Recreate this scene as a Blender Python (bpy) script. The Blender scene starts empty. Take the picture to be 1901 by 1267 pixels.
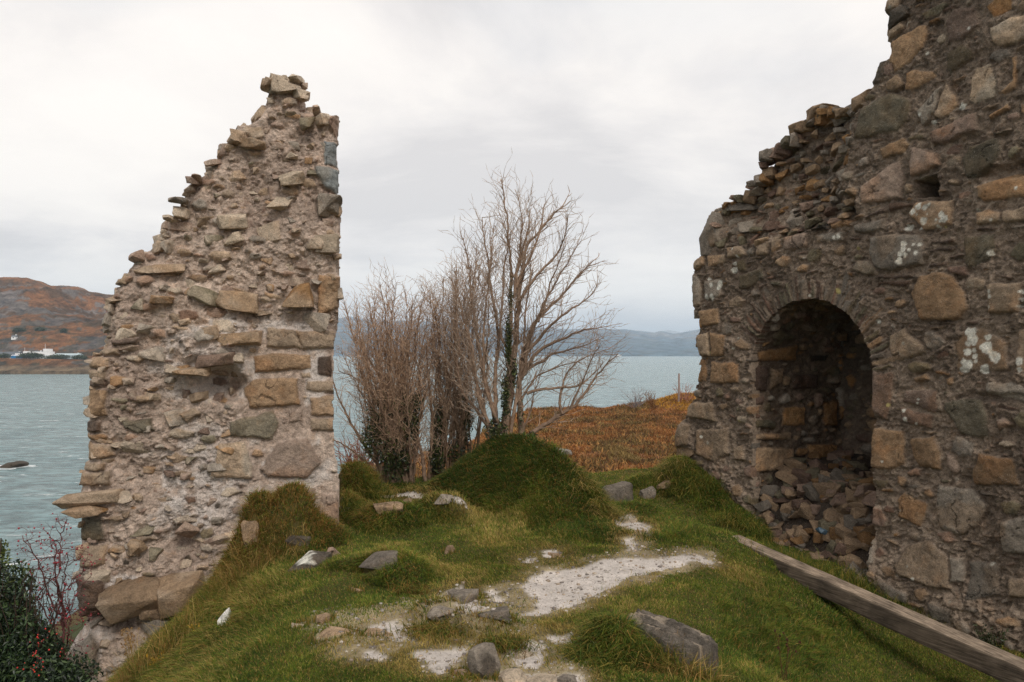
import bpy, bmesh, math, random
import numpy as np
from mathutils import Vector, Matrix
random.seed(7)
RNG = np.random.default_rng(7)
sc = bpy.context.scene
R = math.radians

# ------------------------------------------------------------------ camera
F, CX, HY, EYE = 1479.0, 950.5, 655.0, 1.7       # focal length and horizon in photo pixels, eye height in metres
cam_d = bpy.data.cameras.new("camera")
cam = bpy.data.objects.new("camera", cam_d)
sc.collection.objects.link(cam)
cam.location = (0, 0, EYE)
cam.rotation_euler = (R(90), 0, 0)
cam_d.sensor_width = 36.0
cam_d.lens = F / 1901 * 36
cam_d.shift_y = (HY - 633.5) / 1901
cam_d.clip_start = 0.05
cam_d.clip_end = 60000
sc.camera = cam

# ------------------------------------------------------------------ sky, sun, exposure
SUN_EL, SUN_AZ = R(42), R(158)                    # azimuth clockwise from +Y (behind the camera, to the right)
world = bpy.data.worlds.new("World"); sc.world = world
world.use_nodes = True
wn, wl = world.node_tree.nodes, world.node_tree.links
wn.clear()
w_out = wn.new("ShaderNodeOutputWorld"); w_bg = wn.new("ShaderNodeBackground")
w_sky = wn.new("ShaderNodeTexSky"); w_sky.sky_type = 'NISHITA'; w_sky.sun_disc = False
w_sky.sun_elevation = SUN_EL; w_sky.sun_rotation = SUN_AZ
w_bg.inputs['Strength'].default_value = 0.1
tc = wn.new("ShaderNodeTexCoord")
sep = wn.new("ShaderNodeSeparateXYZ"); wl.new(tc.outputs['Generated'], sep.inputs[0])
def wmath(op, a, b=None):
    n = wn.new("ShaderNodeMath"); n.operation = op
    for i, v in enumerate((a, b)):
        if v is None: continue
        if isinstance(v, (int, float)): n.inputs[i].default_value = v
        else: wl.new(v, n.inputs[i])
    return n.outputs[0]
zc = wmath('ADD', wmath('MAXIMUM', sep.outputs['Z'], 0.0), 0.16)     # a cloud deck seen in perspective
comb = wn.new("ShaderNodeCombineXYZ")
wl.new(wmath('DIVIDE', sep.outputs['X'], zc), comb.inputs[0])
wl.new(wmath('DIVIDE', sep.outputs['Y'], zc), comb.inputs[1])
def wnoise(scale, detail, rough, off, dist=0.0):
    mp = wn.new("ShaderNodeMapping"); mp.inputs['Location'].default_value = off
    wl.new(comb.outputs[0], mp.inputs[0])
    n = wn.new("ShaderNodeTexNoise"); n.inputs['Scale'].default_value = scale
    n.inputs['Detail'].default_value = detail; n.inputs['Roughness'].default_value = rough
    n.inputs['Distortion'].default_value = dist
    wl.new(mp.outputs[0], n.inputs['Vector']); return n.outputs['Fac']
def wramp(fac, stops):
    r = wn.new("ShaderNodeValToRGB"); e = r.color_ramp.elements
    while len(e) < len(stops): e.new(0.5)
    for el, (p, c) in zip(e, stops): el.position = p; el.color = (*c, 1)
    wl.new(fac, r.inputs[0]); return r.outputs[0]
cl = wramp(wnoise(0.8, 8, 0.56, (3.1, 1.7, 0), 0.35), [(0.36, (7.5, 7.15, 7.05)), (0.45, (8.8, 8.35, 8.1)), (0.52, (9.8, 9.25, 8.8)), (0.64, (10.6, 10.0, 9.4))])
gap = wramp(wnoise(0.40, 5, 0.5, (8.3, -2.2, 0), 0.2), [(0.60, (0, 0, 0)), (0.74, (1, 1, 1))])
mixw = wn.new("ShaderNodeMix"); mixw.data_type = 'RGBA'
blue = wn.new("ShaderNodeMix"); blue.data_type = 'RGBA'; blue.blend_type = 'MIX'
blue.inputs[0].default_value = 0.6
wl.new(w_sky.outputs[0], blue.inputs[6]); blue.inputs[7].default_value = (6.0, 7.0, 7.8, 1)
gm = wmath('MULTIPLY', gap, 0.55)
wl.new(gm, mixw.inputs[0]); wl.new(cl, mixw.inputs[6]); wl.new(blue.outputs[2], mixw.inputs[7])
wl.new(mixw.outputs[2], w_bg.inputs['Color']); wl.new(w_bg.outputs[0], w_out.inputs['Surface'])

sun_d = bpy.data.lights.new("sun", 'SUN'); sun = bpy.data.objects.new("sun", sun_d)
sc.collection.objects.link(sun)
sun_d.energy = 1.9; sun_d.angle = R(18); sun_d.color = (1.0, 0.93, 0.85)
sd = Vector((math.sin(SUN_AZ) * math.cos(SUN_EL), math.cos(SUN_AZ) * math.cos(SUN_EL), math.sin(SUN_EL)))
sun.rotation_euler = sd.to_track_quat('Z', 'Y').to_euler()
sc.view_settings.view_transform = 'Standard'
sc.view_settings.look = 'None'
sc.view_settings.exposure = 0.12
sc.view_settings.gamma = 1.0
sc.cycles.use_denoising = True
sc.cycles.denoising_input_passes = 'RGB_ALBEDO_NORMAL'
sc.cycles.denoising_prefilter = 'NONE'
sc.cycles.use_adaptive_sampling = False
sc.cycles.max_bounces = 6
sc.cycles.volume_bounces = 2
sc.cycles.transparent_max_bounces = 8

# ------------------------------------------------------------------ helpers
def S(r, g, b, k=1.0):
    f = lambda c: (c / 255 / 12.92) if c / 255 <= 0.04045 else ((c / 255 + 0.055) / 1.055) ** 2.4
    return np.array([f(r) * k, f(g) * k, f(b) * k])
def ray(px, py): return np.array([(px - CX) / F, 1.0, -(py - HY) / F])
def at(px, py, Y): return np.array([0, 0, EYE]) + ray(px, py) * Y
def sstep(a, b, x):
    t = np.clip((x - a) / (b - a), 0, 1); return t * t * (3 - 2 * t)
def _h(ix, iy, iz, seed):
    h = (ix.astype(np.int64) * 374761393 + iy.astype(np.int64) * 668265263 + iz.astype(np.int64) * 1274126177 + seed * 974634777) & 0xffffffff
    h = ((h ^ (h >> 13)) * 1103515245) & 0xffffffff
    h = ((h ^ (h >> 16)) * 2246822519) & 0xffffffff
    return ((h ^ (h >> 15)) & 0xffffff) / float(0xffffff)
def vn2(x, y, seed=0):
    ix, iy = np.floor(x), np.floor(y); fx, fy = x - ix, y - iy
    fx = fx * fx * fx * (fx * (fx * 6 - 15) + 10); fy = fy * fy * fy * (fy * (fy * 6 - 15) + 10)
    z = np.zeros_like(ix)
    a, b = _h(ix, iy, z, seed), _h(ix + 1, iy, z, seed)
    c, d = _h(ix, iy + 1, z, seed), _h(ix + 1, iy + 1, z, seed)
    return (a * (1 - fx) + b * fx) * (1 - fy) + (c * (1 - fx) + d * fx) * fy
def fbm(x, y, sc_, octv=4, seed=0, gain=0.5):
    x = np.asarray(x, float) * sc_; y = np.asarray(y, float) * sc_
    s, a, t = 0, 1, 0
    for o in range(octv):
        s = s + a * (vn2(x + 17.3 * o, y - 9.1 * o, seed + o) * 2 - 1); t += a; a *= gain
        x, y = (x * 0.8 - y * 0.6) * 2.03, (x * 0.6 + y * 0.8) * 2.03
    return s / t
def fbm3(p, sc_, octv=3, seed=0):
    x, y, z = p[:, 0] * sc_, p[:, 1] * sc_, p[:, 2] * sc_
    return (fbm(x + z * 0.7, y - z * 0.3, 1, octv, seed) + fbm(y * 0.8 + 11, z + x * 0.4, 1, octv, seed + 50)) * 0.6
def sdf(poly, X, Y):
    """inside distance (positive inside) to a polygon"""
    poly = np.asarray(poly, float); d2 = np.full(X.shape, 1e9); ins = np.zeros(X.shape, bool); n = len(poly)
    for i in range(n):
        ax, ay = poly[i]; bx, by = poly[(i + 1) % n]
        ex, ey = bx - ax, by - ay; wx, wy = X - ax, Y - ay
        t = np.clip((wx * ex + wy * ey) / (ex * ex + ey * ey + 1e-12), 0, 1)
        d2 = np.minimum(d2, (wx - ex * t) ** 2 + (wy - ey * t) ** 2)
        c = ((ay > Y) != (by > Y))
        with np.errstate(divide='ignore', invalid='ignore'):
            xi = ax + (Y - ay) / (by - ay if by != ay else 1e-12) * ex
        ins ^= c & (X < xi)
    d = np.sqrt(d2); return np.where(ins, d, -d)

def make_mesh(name, V, loops, totals, mat, parent=None, col=None, smooth=True):
    me = bpy.data.meshes.new(name)
    V = np.asarray(V, np.float32); loops = np.asarray(loops, np.int32).ravel(); totals = np.asarray(totals, np.int32)
    me.vertices.add(len(V)); me.vertices.foreach_set("co", V.ravel())
    me.loops.add(len(loops)); me.loops.foreach_set("vertex_index", loops)
    me.polygons.add(len(totals))
    st = np.zeros(len(totals), np.int32); st[1:] = np.cumsum(totals)[:-1]
    me.polygons.foreach_set("loop_start", st); me.polygons.foreach_set("loop_total", totals)
    me.polygons.foreach_set("use_smooth", np.full(len(totals), bool(smooth)) if np.isscalar(smooth) else smooth)
    if col is not None:
        a = me.color_attributes.new("col", 'FLOAT_COLOR', 'POINT')
        c = np.ones((len(V), 4), np.float32); c[:, :3] = col; a.data.foreach_set("color", c.ravel())
    me.update(calc_edges=True); me.validate()
    if mat: me.materials.append(mat)
    o = bpy.data.objects.new(name, me); sc.collection.objects.link(o)
    if parent: o.parent = parent
    return o
def tag(o, label=None, cat=None, group=None, kind=None):
    if label: o['label'] = label
    if cat: o['category'] = cat
    if group: o['group'] = group
    if kind: o['kind'] = kind
    return o
def thing(name, label, cat, loc=(0, 0, 0), group=None):
    o = bpy.data.objects.new(name, None); sc.collection.objects.link(o)
    o.location = loc; o.empty_display_size = 0.2
    return tag(o, label, cat, group)
def part(name, geo, mat, parent, smooth=True):
    """geometry given in world space, stored relative to the parent's base"""
    V, L, T, C = geo
    off = np.array(parent.location) if parent else np.zeros(3)
    return make_mesh(name, np.asarray(V) - off, L, T, mat, parent, C, smooth)
def join(*geos):
    Vs, Ls, Ts, Cs, n = [], [], [], [], 0
    for V, L, T, C in geos:
        Vs.append(V); Ls.append(np.asarray(L).ravel() + n); Ts.append(np.asarray(T)); Cs.append(C); n += len(V)
    return np.concatenate(Vs), np.concatenate(Ls), np.concatenate(Ts), np.concatenate(Cs)

# ------------------------------------------------------------------ materials
def mat_new(name):
    m = bpy.data.materials.new(name); m.use_nodes = True
    nt = m.node_tree; b = nt.nodes['Principled BSDF']
    return m, nt, b
def node_noise(nt, scale, detail=4, rough=0.6, vec=None, dist=0.0):
    n = nt.nodes.new("ShaderNodeTexNoise"); n.inputs['Scale'].default_value = scale
    n.inputs['Detail'].default_value = detail; n.inputs['Roughness'].default_value = rough
    n.inputs['Distortion'].default_value = dist
    if vec: nt.links.new(vec, n.inputs['Vector'])
    return n.outputs['Fac']
def node_ramp(nt, fac, stops):
    r = nt.nodes.new("ShaderNodeValToRGB"); e = r.color_ramp.elements
    while len(e) < len(stops): e.new(0.5)
    for el, (p, c) in zip(e, stops): el.position = p; el.color = (c, c, c, 1) if np.isscalar(c) else (*c, 1)
    nt.links.new(fac, r.inputs[0]); return r.outputs[0]
def node_mix(nt, mode, fac, a, b):
    n = nt.nodes.new("ShaderNodeMix"); n.data_type = 'RGBA'; n.blend_type = mode
    for s, v in ((0, fac), (6, a), (7, b)):
        if isinstance(v, (int, float)): n.inputs[s].default_value = v
        elif isinstance(v, (tuple, list, np.ndarray)): n.inputs[s].default_value = (*v[:3], 1)
        else: nt.links.new(v, n.inputs[s])
    return n.outputs[2]
def node_bump(nt, b, layers):
    prev = None
    for h, st, dist in layers:
        n = nt.nodes.new("ShaderNodeBump"); n.inputs['Strength'].default_value = st; n.inputs['Distance'].default_value = dist
        nt.links.new(h, n.inputs['Height'])
        if prev: nt.links.new(prev, n.inputs['Normal'])
        prev = n.outputs[0]
    nt.links.new(prev, b.inputs['Normal'])
def obj_vec(nt, scale=(1, 1, 1), rot=(0, 0, 0)):
    t = nt.nodes.new("ShaderNodeTexCoord"); m = nt.nodes.new("ShaderNodeMapping")
    m.inputs['Scale'].default_value = scale; m.inputs['Rotation'].default_value = rot
    nt.links.new(t.outputs['Object'], m.inputs[0]); return m.outputs[0]
def attr_col(nt):
    a = nt.nodes.new("ShaderNodeAttribute"); a.attribute_name = "col"; return a.outputs['Color']

def stone_mat(name, speck=0.5, contrast=1.0, boost=1.0):
    m, nt, b = mat_new(name); v = obj_vec(nt)
    c = attr_col(nt)
    n1 = node_ramp(nt, node_noise(nt, 14, 7, 0.72, v, 0.5), [(0.30, 1 - 0.50 * contrast), (0.5, 1.0), (0.72, 1 + 0.36 * contrast)])
    c = node_mix(nt, 'MULTIPLY', 1.0, c, n1)
    n2 = node_ramp(nt, node_noise(nt, 70, 5, 0.7, v), [(0.3, 0.70), (0.5, 1.0), (0.7, 1.25)])
    c = node_mix(nt, 'MULTIPLY', 0.9, c, n2)
    c = node_mix(nt, 'MIX', node_ramp(nt, node_noise(nt, 5.0, 5, 0.7, v), [(0.56, 0.0), (0.72, 0.45)]), c, node_mix(nt, 'MULTIPLY', 1.0, c, (1.15, 0.90, 0.68)))
    vo = nt.nodes.new("ShaderNodeTexVoronoi"); vo.inputs['Scale'].default_value = 95; nt.links.new(v, vo.inputs['Vector'])
    sp = node_mix(nt, 'MULTIPLY', 1.0, node_ramp(nt, vo.outputs['Distance'], [(0.16, 1.0), (0.24, 0.0)]), node_ramp(nt, node_noise(nt, 22, 3, 0.6, v), [(0.50, 0.0), (0.60, 1.0)]))
    sm = nt.nodes.new("ShaderNodeMath"); sm.operation = 'MULTIPLY'; sm.inputs[1].default_value = speck; nt.links.new(sp, sm.inputs[0])
    c = node_mix(nt, 'MIX', sm.outputs[0], c, (0.42, 0.39, 0.36))
    dk = node_mix(nt, 'MULTIPLY', 1.0, node_ramp(nt, node_noise(nt, 45, 4, 0.7, v), [(0.60, 0.0), (0.70, 1.0)]), node_ramp(nt, node_noise(nt, 4, 3, 0.6, v), [(0.45, 0.2), (0.6, 1.0)]))
    c = node_mix(nt, 'MIX', dk, c, node_mix(nt, 'MULTIPLY', 1.0, c, (0.35, 0.34, 0.33)))
    c = node_mix(nt, 'MULTIPLY', 1.0, c, (boost * 1.03, boost, boost * .93))
    nt.links.new(c, b.inputs['Base Color']); b.inputs['Roughness'].default_value = 0.88; b.inputs['Specular IOR Level'].default_value = 0.25
    node_bump(nt, b, [(node_noise(nt, 22, 8, 0.76, v), 1.0, 0.050), (node_noise(nt, 120, 4, 0.7, v), 0.8, 0.007)])
    return m
M_wallL = stone_mat("weathered_rubble_pale", 0.35, .8, 1.28)
M_wallR = stone_mat("weathered_rubble_brown", 0.75, .85, 1.36)
M_rock = stone_mat("field_rock", 0.15, 1.2, 1.4)

def plain_mat(name, rough=0.8, noise=30, lo=0.7, hi=1.25, bump=None, spec=0.3, trans=0.0):
    m, nt, b = mat_new(name); v = obj_vec(nt)
    c = node_mix(nt, 'MULTIPLY', 1.0, attr_col(nt), node_ramp(nt, node_noise(nt, noise, 4, 0.6, v), [(0.3, lo), (0.7, hi)]))
    nt.links.new(c, b.inputs['Base Color']); b.inputs['Roughness'].default_value = rough; b.inputs['Specular IOR Level'].default_value = spec
    if bump: node_bump(nt, b, [(node_noise(nt, bump[0], 5, 0.7, v), bump[1], bump[2])])
    if trans:
        out = nt.nodes['Material Output']; tr = nt.nodes.new("ShaderNodeBsdfTranslucent"); ms = nt.nodes.new("ShaderNodeMixShader")
        ms.inputs[0].default_value = trans; nt.links.new(c, tr.inputs[0]); nt.links.new(b.outputs[0], ms.inputs[1]); nt.links.new(tr.outputs[0], ms.inputs[2])
        nt.links.new(ms.outputs[0], out.inputs['Surface'])
    return m
M_grass = plain_mat("grass_blades", 0.75, 3, 0.75, 1.2, None, 0.15, 0.3)
M_bark = plain_mat("bark", 0.85, 25, 0.65, 1.3, (60, 0.6, 0.01), 0.2)
M_leaf = plain_mat("leaves", 0.42, 6, 0.7, 1.3, None, 0.4, 0.15)
M_berry = plain_mat("berries", 0.3, 20, 0.9, 1.1, None, 0.5)
M_dry = plain_mat("dry_stalks", 0.8, 20, 0.7, 1.2, None, 0.2)
M_paint0 = plain_mat('dull_plastic', .5, 40, .8, 1.1)
M_bracken = plain_mat("bracken_fronds", 0.85, 0.5, 0.7, 1.25, None, 0.1, 0.2)

# ------------------------------------------------------------------ terrain
def tps_fit(P, z, lam=1e-3):
    n = len(P); d = np.linalg.norm(P[:, None] - P[None], axis=2)
    K = np.where(d > 0, d * d * np.log(d + 1e-12), 0) + lam * np.eye(n)
    A = np.zeros((n + 3, n + 3)); A[:n, :n] = K; A[:n, n] = 1; A[:n, n + 1:] = P; A[n, :n] = 1; A[n + 1:, :n] = P.T
    return np.linalg.solve(A, np.concatenate([z, [0, 0, 0]]))
CP = []
def cp(px, py, Y): p = at(px, py, Y); CP.append(p)
for a in [(950, 1267, 4.0), (620, 1267, 4.12), (480, 1267, 4.45), (330, 1267, 5.3), (230, 1262, 6.7), (300, 1195, 7.0), (355, 1140, 7.05), (400, 1085, 7.1), (420, 1060, 7.1),
          (500, 1010, 7.1), (628, 995, 7.4), (450, 1150, 5.8), (560, 1150, 5.15), (700, 1100, 5.65), (850, 1180, 4.75), (1000, 1150, 5.1),
          (1100, 1070, 6.06), (1200, 1150, 5.15), (1300, 1045, 6.45), (1160, 990, 7.4), (1150, 958, 8.1), (1140, 890, 10.0), (1000, 1000, 7.25),
          (850, 1000, 7.2), (760, 960, 8.0), (700, 1000, 7.2), (750, 908, 9.8), (850, 905, 9.8), (950, 905, 9.9), (1050, 895, 10.0), (660, 930, 9.2),
          (1300, 1267, 4.35), (1500, 1267, 5.15), (1500, 1110, 6.6), (1380, 1150, 5.55), (1650, 1267, 5.6), (1600, 1180, 6.4), (1700, 1200, 6.4), (1380, 1040, 6.95), (1360, 1000, 7.6),
          (1290, 872, 9.95), (1360, 930, 9.4), (1440, 1000, 8.85), (1560, 1048, 8.1), (1700, 1132, 7.36), (1901, 1210, 6.5), (1901, 1330, 5.2), (1240, 900, 9.9)]:
    cp(*a)
CP = np.array(CP)
extra = np.array([[0, 0, 0], [0, -4, 0], [-2, 2, -.15], [2, 2, -.25], [5, 1, -.7], [5, 4, -.85], [-5, 1, -1.0], [-5, 5, -2.0], [-5.5, 8, -2.6], [-3.4, 5.2, -1.25],
                  [5, 8, -.5], [5, 11, .2], [-3, 10.5, -.5], [-5, 11, -2.6], [-3.9, 6.6, -1.75], [2, -4, -.2], [-2, -4, -.2]])
CPa = np.concatenate([CP, extra])
TW = tps_fit(CPa[:, :2], CPa[:, 2], 6e-3)
def tps(x, y):
    sh = np.shape(x); X = np.stack([np.ravel(x), np.ravel(y)], 1); out = np.empty(len(X))
    for i in range(0, len(X), 40000):
        q = X[i:i + 40000]; d = np.linalg.norm(q[:, None] - CPa[None, :, :2], axis=2)
        out[i:i + 40000] = (d * d * np.log(d + 1e-12)) @ TW[:-3] + TW[-3] + q @ TW[-2:]
    return out.reshape(sh)
RIDGE = np.array([at(*a) for a in [(812, 905, 9.9), (850, 878, 9.7), (890, 838, 9.5), (930, 806, 9.3), (985, 810, 9.05), (1024, 829, 8.8), (1066, 866, 8.5), (1102, 920, 8.2), (1134, 976, 7.9)]])
def seg_near(poly, x, y):
    bd = np.full(np.shape(x), 1e9); bz = np.zeros(np.shape(x)); bs = np.zeros(np.shape(x))
    for i in range(len(poly) - 1):
        a, b = poly[i], poly[i + 1]; e = b - a
        t = np.clip(((x - a[0]) * e[0] + (y - a[1]) * e[1]) / (e[0] ** 2 + e[1] ** 2), 0, 1)
        dx, dy = x - a[0] - e[0] * t, y - a[1] - e[1] * t
        d = np.hypot(dx, dy); m = d < bd
        bd = np.where(m, d, bd); bz = np.where(m, a[2] + e[2] * t, bz)
        bs = np.where(m, np.sign(e[0] * dy - e[1] * dx), bs)      # >0: behind / left of the ridge
    return bd, bz, bs
# hummocks: centre x, y, radii, height, rotation, long grass
HUM = []
def hum(px, py, Y, rx, ry, h, rot=0.0, p=2.0):
    q = at(px, py, Y); HUM.append((q[0], q[1], rx, ry, h, rot, p))
hum(505, 950, 7.0, .30, .22, .36, 0, 4)        # heap against the left ruin
hum(450, 990, 6.95, .18, .22, .14, 0, 3)
hum(580, 970, 7.0, .25, .2, .20, 0, 3)
hum(652, 885, 9.3, .24, .5, .42, .2, 3)         # bank at the corner of the left ruin
hum(640, 940, 8.3, .12, .4, .22, .2, 3)
hum(735, 1066, 6.0, .22, .17, .15, -.4, 4)
hum(660, 1050, 6.2, .22, .14, .07, 0, 4)
hum(885, 1175, 4.95, .22, .13, .11, -.3, 4)
hum(815, 1150, 5.1, .16, .13, .10, 0, 4)
hum(725, 972, 7.75, .33, .22, .17, 0, 4)
hum(825, 955, 8.1, .24, .2, .20, 0, 4)
hum(1180, 1222, 4.5, .30, .15, .11, -.45, 3)
hum(1120, 1218, 4.55, .15, .11, .08, 0, 4)
hum(1280, 1265, 4.1, .22, .10, .07, 0, 3)
hum(1262, 872, 9.8, .18, .4, .20, -.2, 3)      # banks at the foot of the right ruin
hum(1300, 905, 9.4, .22, .4, .13, -.5, 3)
hum(1380, 960, 8.8, .24, .40, .12, -.5, 3)
hum(1210, 890, 9.8, .25, .25, .15, 0, 3)
hum(560, 1075, 6.1, .4, .25, .07, 0, 2)
hum(1040, 900, 9.9, .5, .15, .05, 0, 2)
hum(1190, 960, 8.6, .25, .2, .05, 0, 2)
HEATH_X = np.array([-400, -60, -30, -16, -8.6, -5, -3.1, -2.1, 0, 1.9, 10, 20, 60, 400.])
HEATH_Y = np.array([2, 8, 14, 30, 39, 43.5, 50, 61, 74, 82, 85, 90, 110, 140.])
def base_far(x, y):
    e = np.interp(x, HEATH_X, HEATH_Y) - y + fbm(x, y, .12, 3, 5) * 1.5     # metres inland of the shore edge
    h = -4.25 + fbm(x, y, .09, 4, 11) * .55 + fbm(x, y, .45, 3, 21) * .22
    h = h + 1.9 * np.exp(-(((x - 19.0) / 4.5) ** 2 + ((y - 80) / 9) ** 2))
    h = np.where(x < -8, h - (-8 - x) * .45, h)
    return np.where(e > 0, h, np.maximum(h + e * 1.3, -15.5)) * 1.0
def gz(x, y, detail=True):
    x = np.asarray(x, float); y = np.asarray(y, float)
    sh = x.shape; xr, yr = x.ravel(), y.ravel()
    near = (np.abs(xr) < 8) & (yr > -8) & (yr < 14)
    zn = np.full(xr.shape, -9.0)
    if near.any(): zn[near] = tps(xr[near], yr[near])
    zn = zn.reshape(sh)
    for (cx, cy, rx, ry, h, rot, p) in HUM:
        dx, dy = x - cx, y - cy; c, s = math.cos(rot), math.sin(rot)
        d = np.sqrt(((dx * c + dy * s) / rx) ** 2 + ((-dx * s + dy * c) / ry) ** 2)
        d = d * (1 + .18 * fbm(x, y, 5, 2, 77))
        zn = zn + h * np.exp(-np.clip(d, 0, 5) ** p * .9)
    bd, bz, bs = seg_near(RIDGE, x, y)
    wdt = np.where(bs > 0, .20, .92) * (1 + .15 * fbm(x, y, 2.2, 2, 9))
    t = np.clip(1 - bd / wdt, 0, 1); prof = t * (1.25 - .25 * t)
    zn = np.maximum(zn, zn + (bz - zn) * prof) + prof * .030 * fbm(x, y, 6.5, 3, 15)
    if detail: zn = zn + fbm(x, y, 2.4, 3, 3) * .034 + fbm(x, y, 9, 3, 4) * .012
    # the castle knoll ends in a bank behind, to the left and behind the camera
    edge = np.maximum.reduce([y - (10.35 + .25 * fbm(x, y * 0, .8, 2, 8)), -x - 5.2, x - 9.0, -y - 7.0])
    drop = np.clip(edge, 0, 100)
    k = sstep(0, .7, edge)
    zk = np.where(edge > 0, np.minimum(zn, .5) * (1 - k) + k * (np.minimum(tps_edge(x, y), .1)) - drop * .62, zn)
    return np.maximum(zk, base_far(x, y)) if True else zk
def tps_edge(x, y): return np.interp(x, [-7, -5, -3.4], [-7, -3.2, -.1])
_ux, _uy = np.arange(-7, 7.01, .02), np.arange(2, 14.01, .02)
_UG = gz(*np.meshgrid(_ux, _uy)); gz_exact = gz
def gz(x, y, detail=True):
    x = np.asarray(x, float); y = np.asarray(y, float)
    if x.size == 0 or x.min() < -6.9 or x.max() > 6.9 or y.min() < 2.1 or y.max() > 13.9: return gz_exact(x, y, detail)
    fx, fy = (x + 7) / .02, (y - 2) / .02; i, j = fx.astype(int), fy.astype(int); fx, fy = fx - i, fy - j
    return (_UG[j, i] * (1 - fx) + _UG[j, i + 1] * fx) * (1 - fy) + (_UG[j + 1, i] * (1 - fx) + _UG[j + 1, i + 1] * fx) * fy
def ground_at(px, py):
    r = ray(px, py); t = np.linspace(2.5, 12, 1900)
    P = np.array([0, 0, EYE]) + r[None] * t[:, None]
    hit = np.nonzero(P[:, 2] <= gz(P[:, 0], P[:, 1]))[0]
    return P[hit[0]] if len(hit) else P[-1]
def axis(lo, f0, f1, hi, fine, growth=1.12, maxs=60., mid=None):
    a = list(np.arange(f0, f1, fine)); s = fine; v = a[-1]
    out = []
    while v < hi:
        s = min(s * growth, maxs if (mid is None or v > mid[0]) else mid[1]); v += s; out.append(v)
    s = fine; v = f0; pre = []
    while v > lo: s = min(s * growth, maxs); v -= s; pre.append(v)
    return np.array(pre[::-1] + a + out)
gx = axis(-600, -4.6, 4.6, 600, .028, 1.10, 40, (40, .5))
gy = axis(-200, 3.4, 10.9, 700, .028, 1.10, 40, (100, .45))
GX, GY = np.meshgrid(gx, gy)
GZ = gz(GX, GY)
def grid_faces(nv, nu, keep=None):
    i = np.arange((nv - 1) * (nu - 1)); r, c = i // (nu - 1), i % (nu - 1); a = r * nu + c
    q = np.stack([a, a + 1, a + nu + 1, a + nu], 1)
    return q if keep is None else q[keep.ravel()]
# gravel
GRAVEL = [[(950, 1140), (1000, 1128), (985, 1100), (962, 1085), (1010, 1058), (1100, 1043), (1200, 1036), (1310, 1034), (1328, 1045), (1250, 1056), (1200, 1064), (1150, 1080), (1085, 1118), (1010, 1140)],
          [(1140, 955), (1165, 953), (1208, 978), (1203, 990), (1178, 990), (1150, 975)], [(1155, 998), (1180, 1000), (1188, 1022), (1172, 1026)],
          [(765, 1210), (875, 1197), (850, 1230), (815, 1250), (785, 1242)], [(685, 1162), (740, 1147), (785, 1182), (770, 1192), (705, 1186)],
          [(945, 1197), (1012, 1192), (1008, 1240), (960, 1236)], [(645, 1205), (700, 1203), (730, 1224), (685, 1227)],
          [(815, 1102), (860, 1088), (885, 1118), (905, 1135), (860, 1138), (830, 1115)], [(903, 1098), (925, 1092), (938, 1115), (915, 1118)],
          [(925, 1245), (1080, 1252), (1085, 1310), (920, 1310)], [(1015, 1180), (1062, 1176), (1066, 1190), (1020, 1192)],
          [(1003, 1022), (1040, 1022), (1043, 1034), (1010, 1036)], [(970, 1035), (992, 1035), (992, 1046), (974, 1046)],
          [(730, 915), (790, 918), (785, 925), (735, 922)], [(820, 922), (860, 928), (868, 945), (850, 942)]]
WORN = [[(540, 1150), (700, 1120), (800, 1085), (930, 1085), (1000, 1140), (1020, 1185), (1080, 1180), (1110, 1267), (1080, 1330), (880, 1320), (740, 1240), (600, 1220)], [(1130, 945), (1210, 960), (1230, 1000), (1190, 1040), (1140, 1035)], [(930, 1075), (1010, 1045), (1130, 1028), (1340, 1025), (1340, 1055), (1100, 1125), (1000, 1155), (900, 1150)]]
WPOLY = [np.array([ground_at(*p)[:2] for p in pl]) for pl in WORN]
def worn(x, y):
    g = np.full(np.shape(x), -1.0); wx = x + .10 * fbm(x, y, 4, 4, 131); wy = y + .10 * fbm(x, y, 4, 4, 137)
    for pl in WPOLY:
        lo, hi = pl.min(0) - .7, pl.max(0) + .7; m = (x > lo[0]) & (x < hi[0]) & (y > lo[1]) & (y < hi[1])
        if m.any(): g[m] = np.maximum(g[m], sdf(pl, wx[m], wy[m]))
    return sstep(-.06, .10, g) * sstep(-.28, .22, fbm(x, y, 3.2, 4, 139))
GPOLY = [np.array([ground_at(*p)[:2] for p in pl]) for pl in GRAVEL]
def gravel(x, y):
    g = np.full(np.shape(x), -1.0)
    wx = x + .07 * fbm(x, y, 8, 5, 31, .7); wy = y + .07 * fbm(x, y, 8, 5, 37, .7)
    for pl in GPOLY:
        lo, hi = pl.min(0) - .7, pl.max(0) + .7
        m = (x > lo[0]) & (x < hi[0]) & (y > lo[1]) & (y < hi[1])
        if m.any(): g[m] = np.maximum(g[m], sdf(pl, wx[m], wy[m]))
    return g
GG = gravel(GX, GY)
gk = sstep(-.005, .02, GG)
n1 = fbm(GX, GY, 1.3, 4, 41); n2 = fbm(GX, GY, 14, 4, 43)
soil = S(84, 76, 42)[None, None] * (1 + .4 * n1[..., None]) * (1 + .4 * n2[..., None])
grav = S(188, 180, 173)[None, None] * (1 + .26 * n2[..., None]) * (1 + .22 * n1[..., None])
wk = worn(GX, GY)[..., None]; soil = soil * (1 - wk) + S(138, 126, 100) * (1 + .5 * n2[..., None]) * (1 + .4 * n1[..., None]) * wk
gcol = soil * (1 - gk[..., None]) + grav * gk[..., None]
GZ = GZ - .012 * gk
far = sstep(12, 22, np.hypot(GX, GY * 1.0))[..., None]
hn = fbm(GX, GY, .25, 5, 61)[..., None]; hn2 = fbm(GX, GY, 1.6, 4, 63)[..., None]
heath = S(130, 92, 60) * (1 + .35 * hn) * (1 + .5 * hn2)
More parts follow.
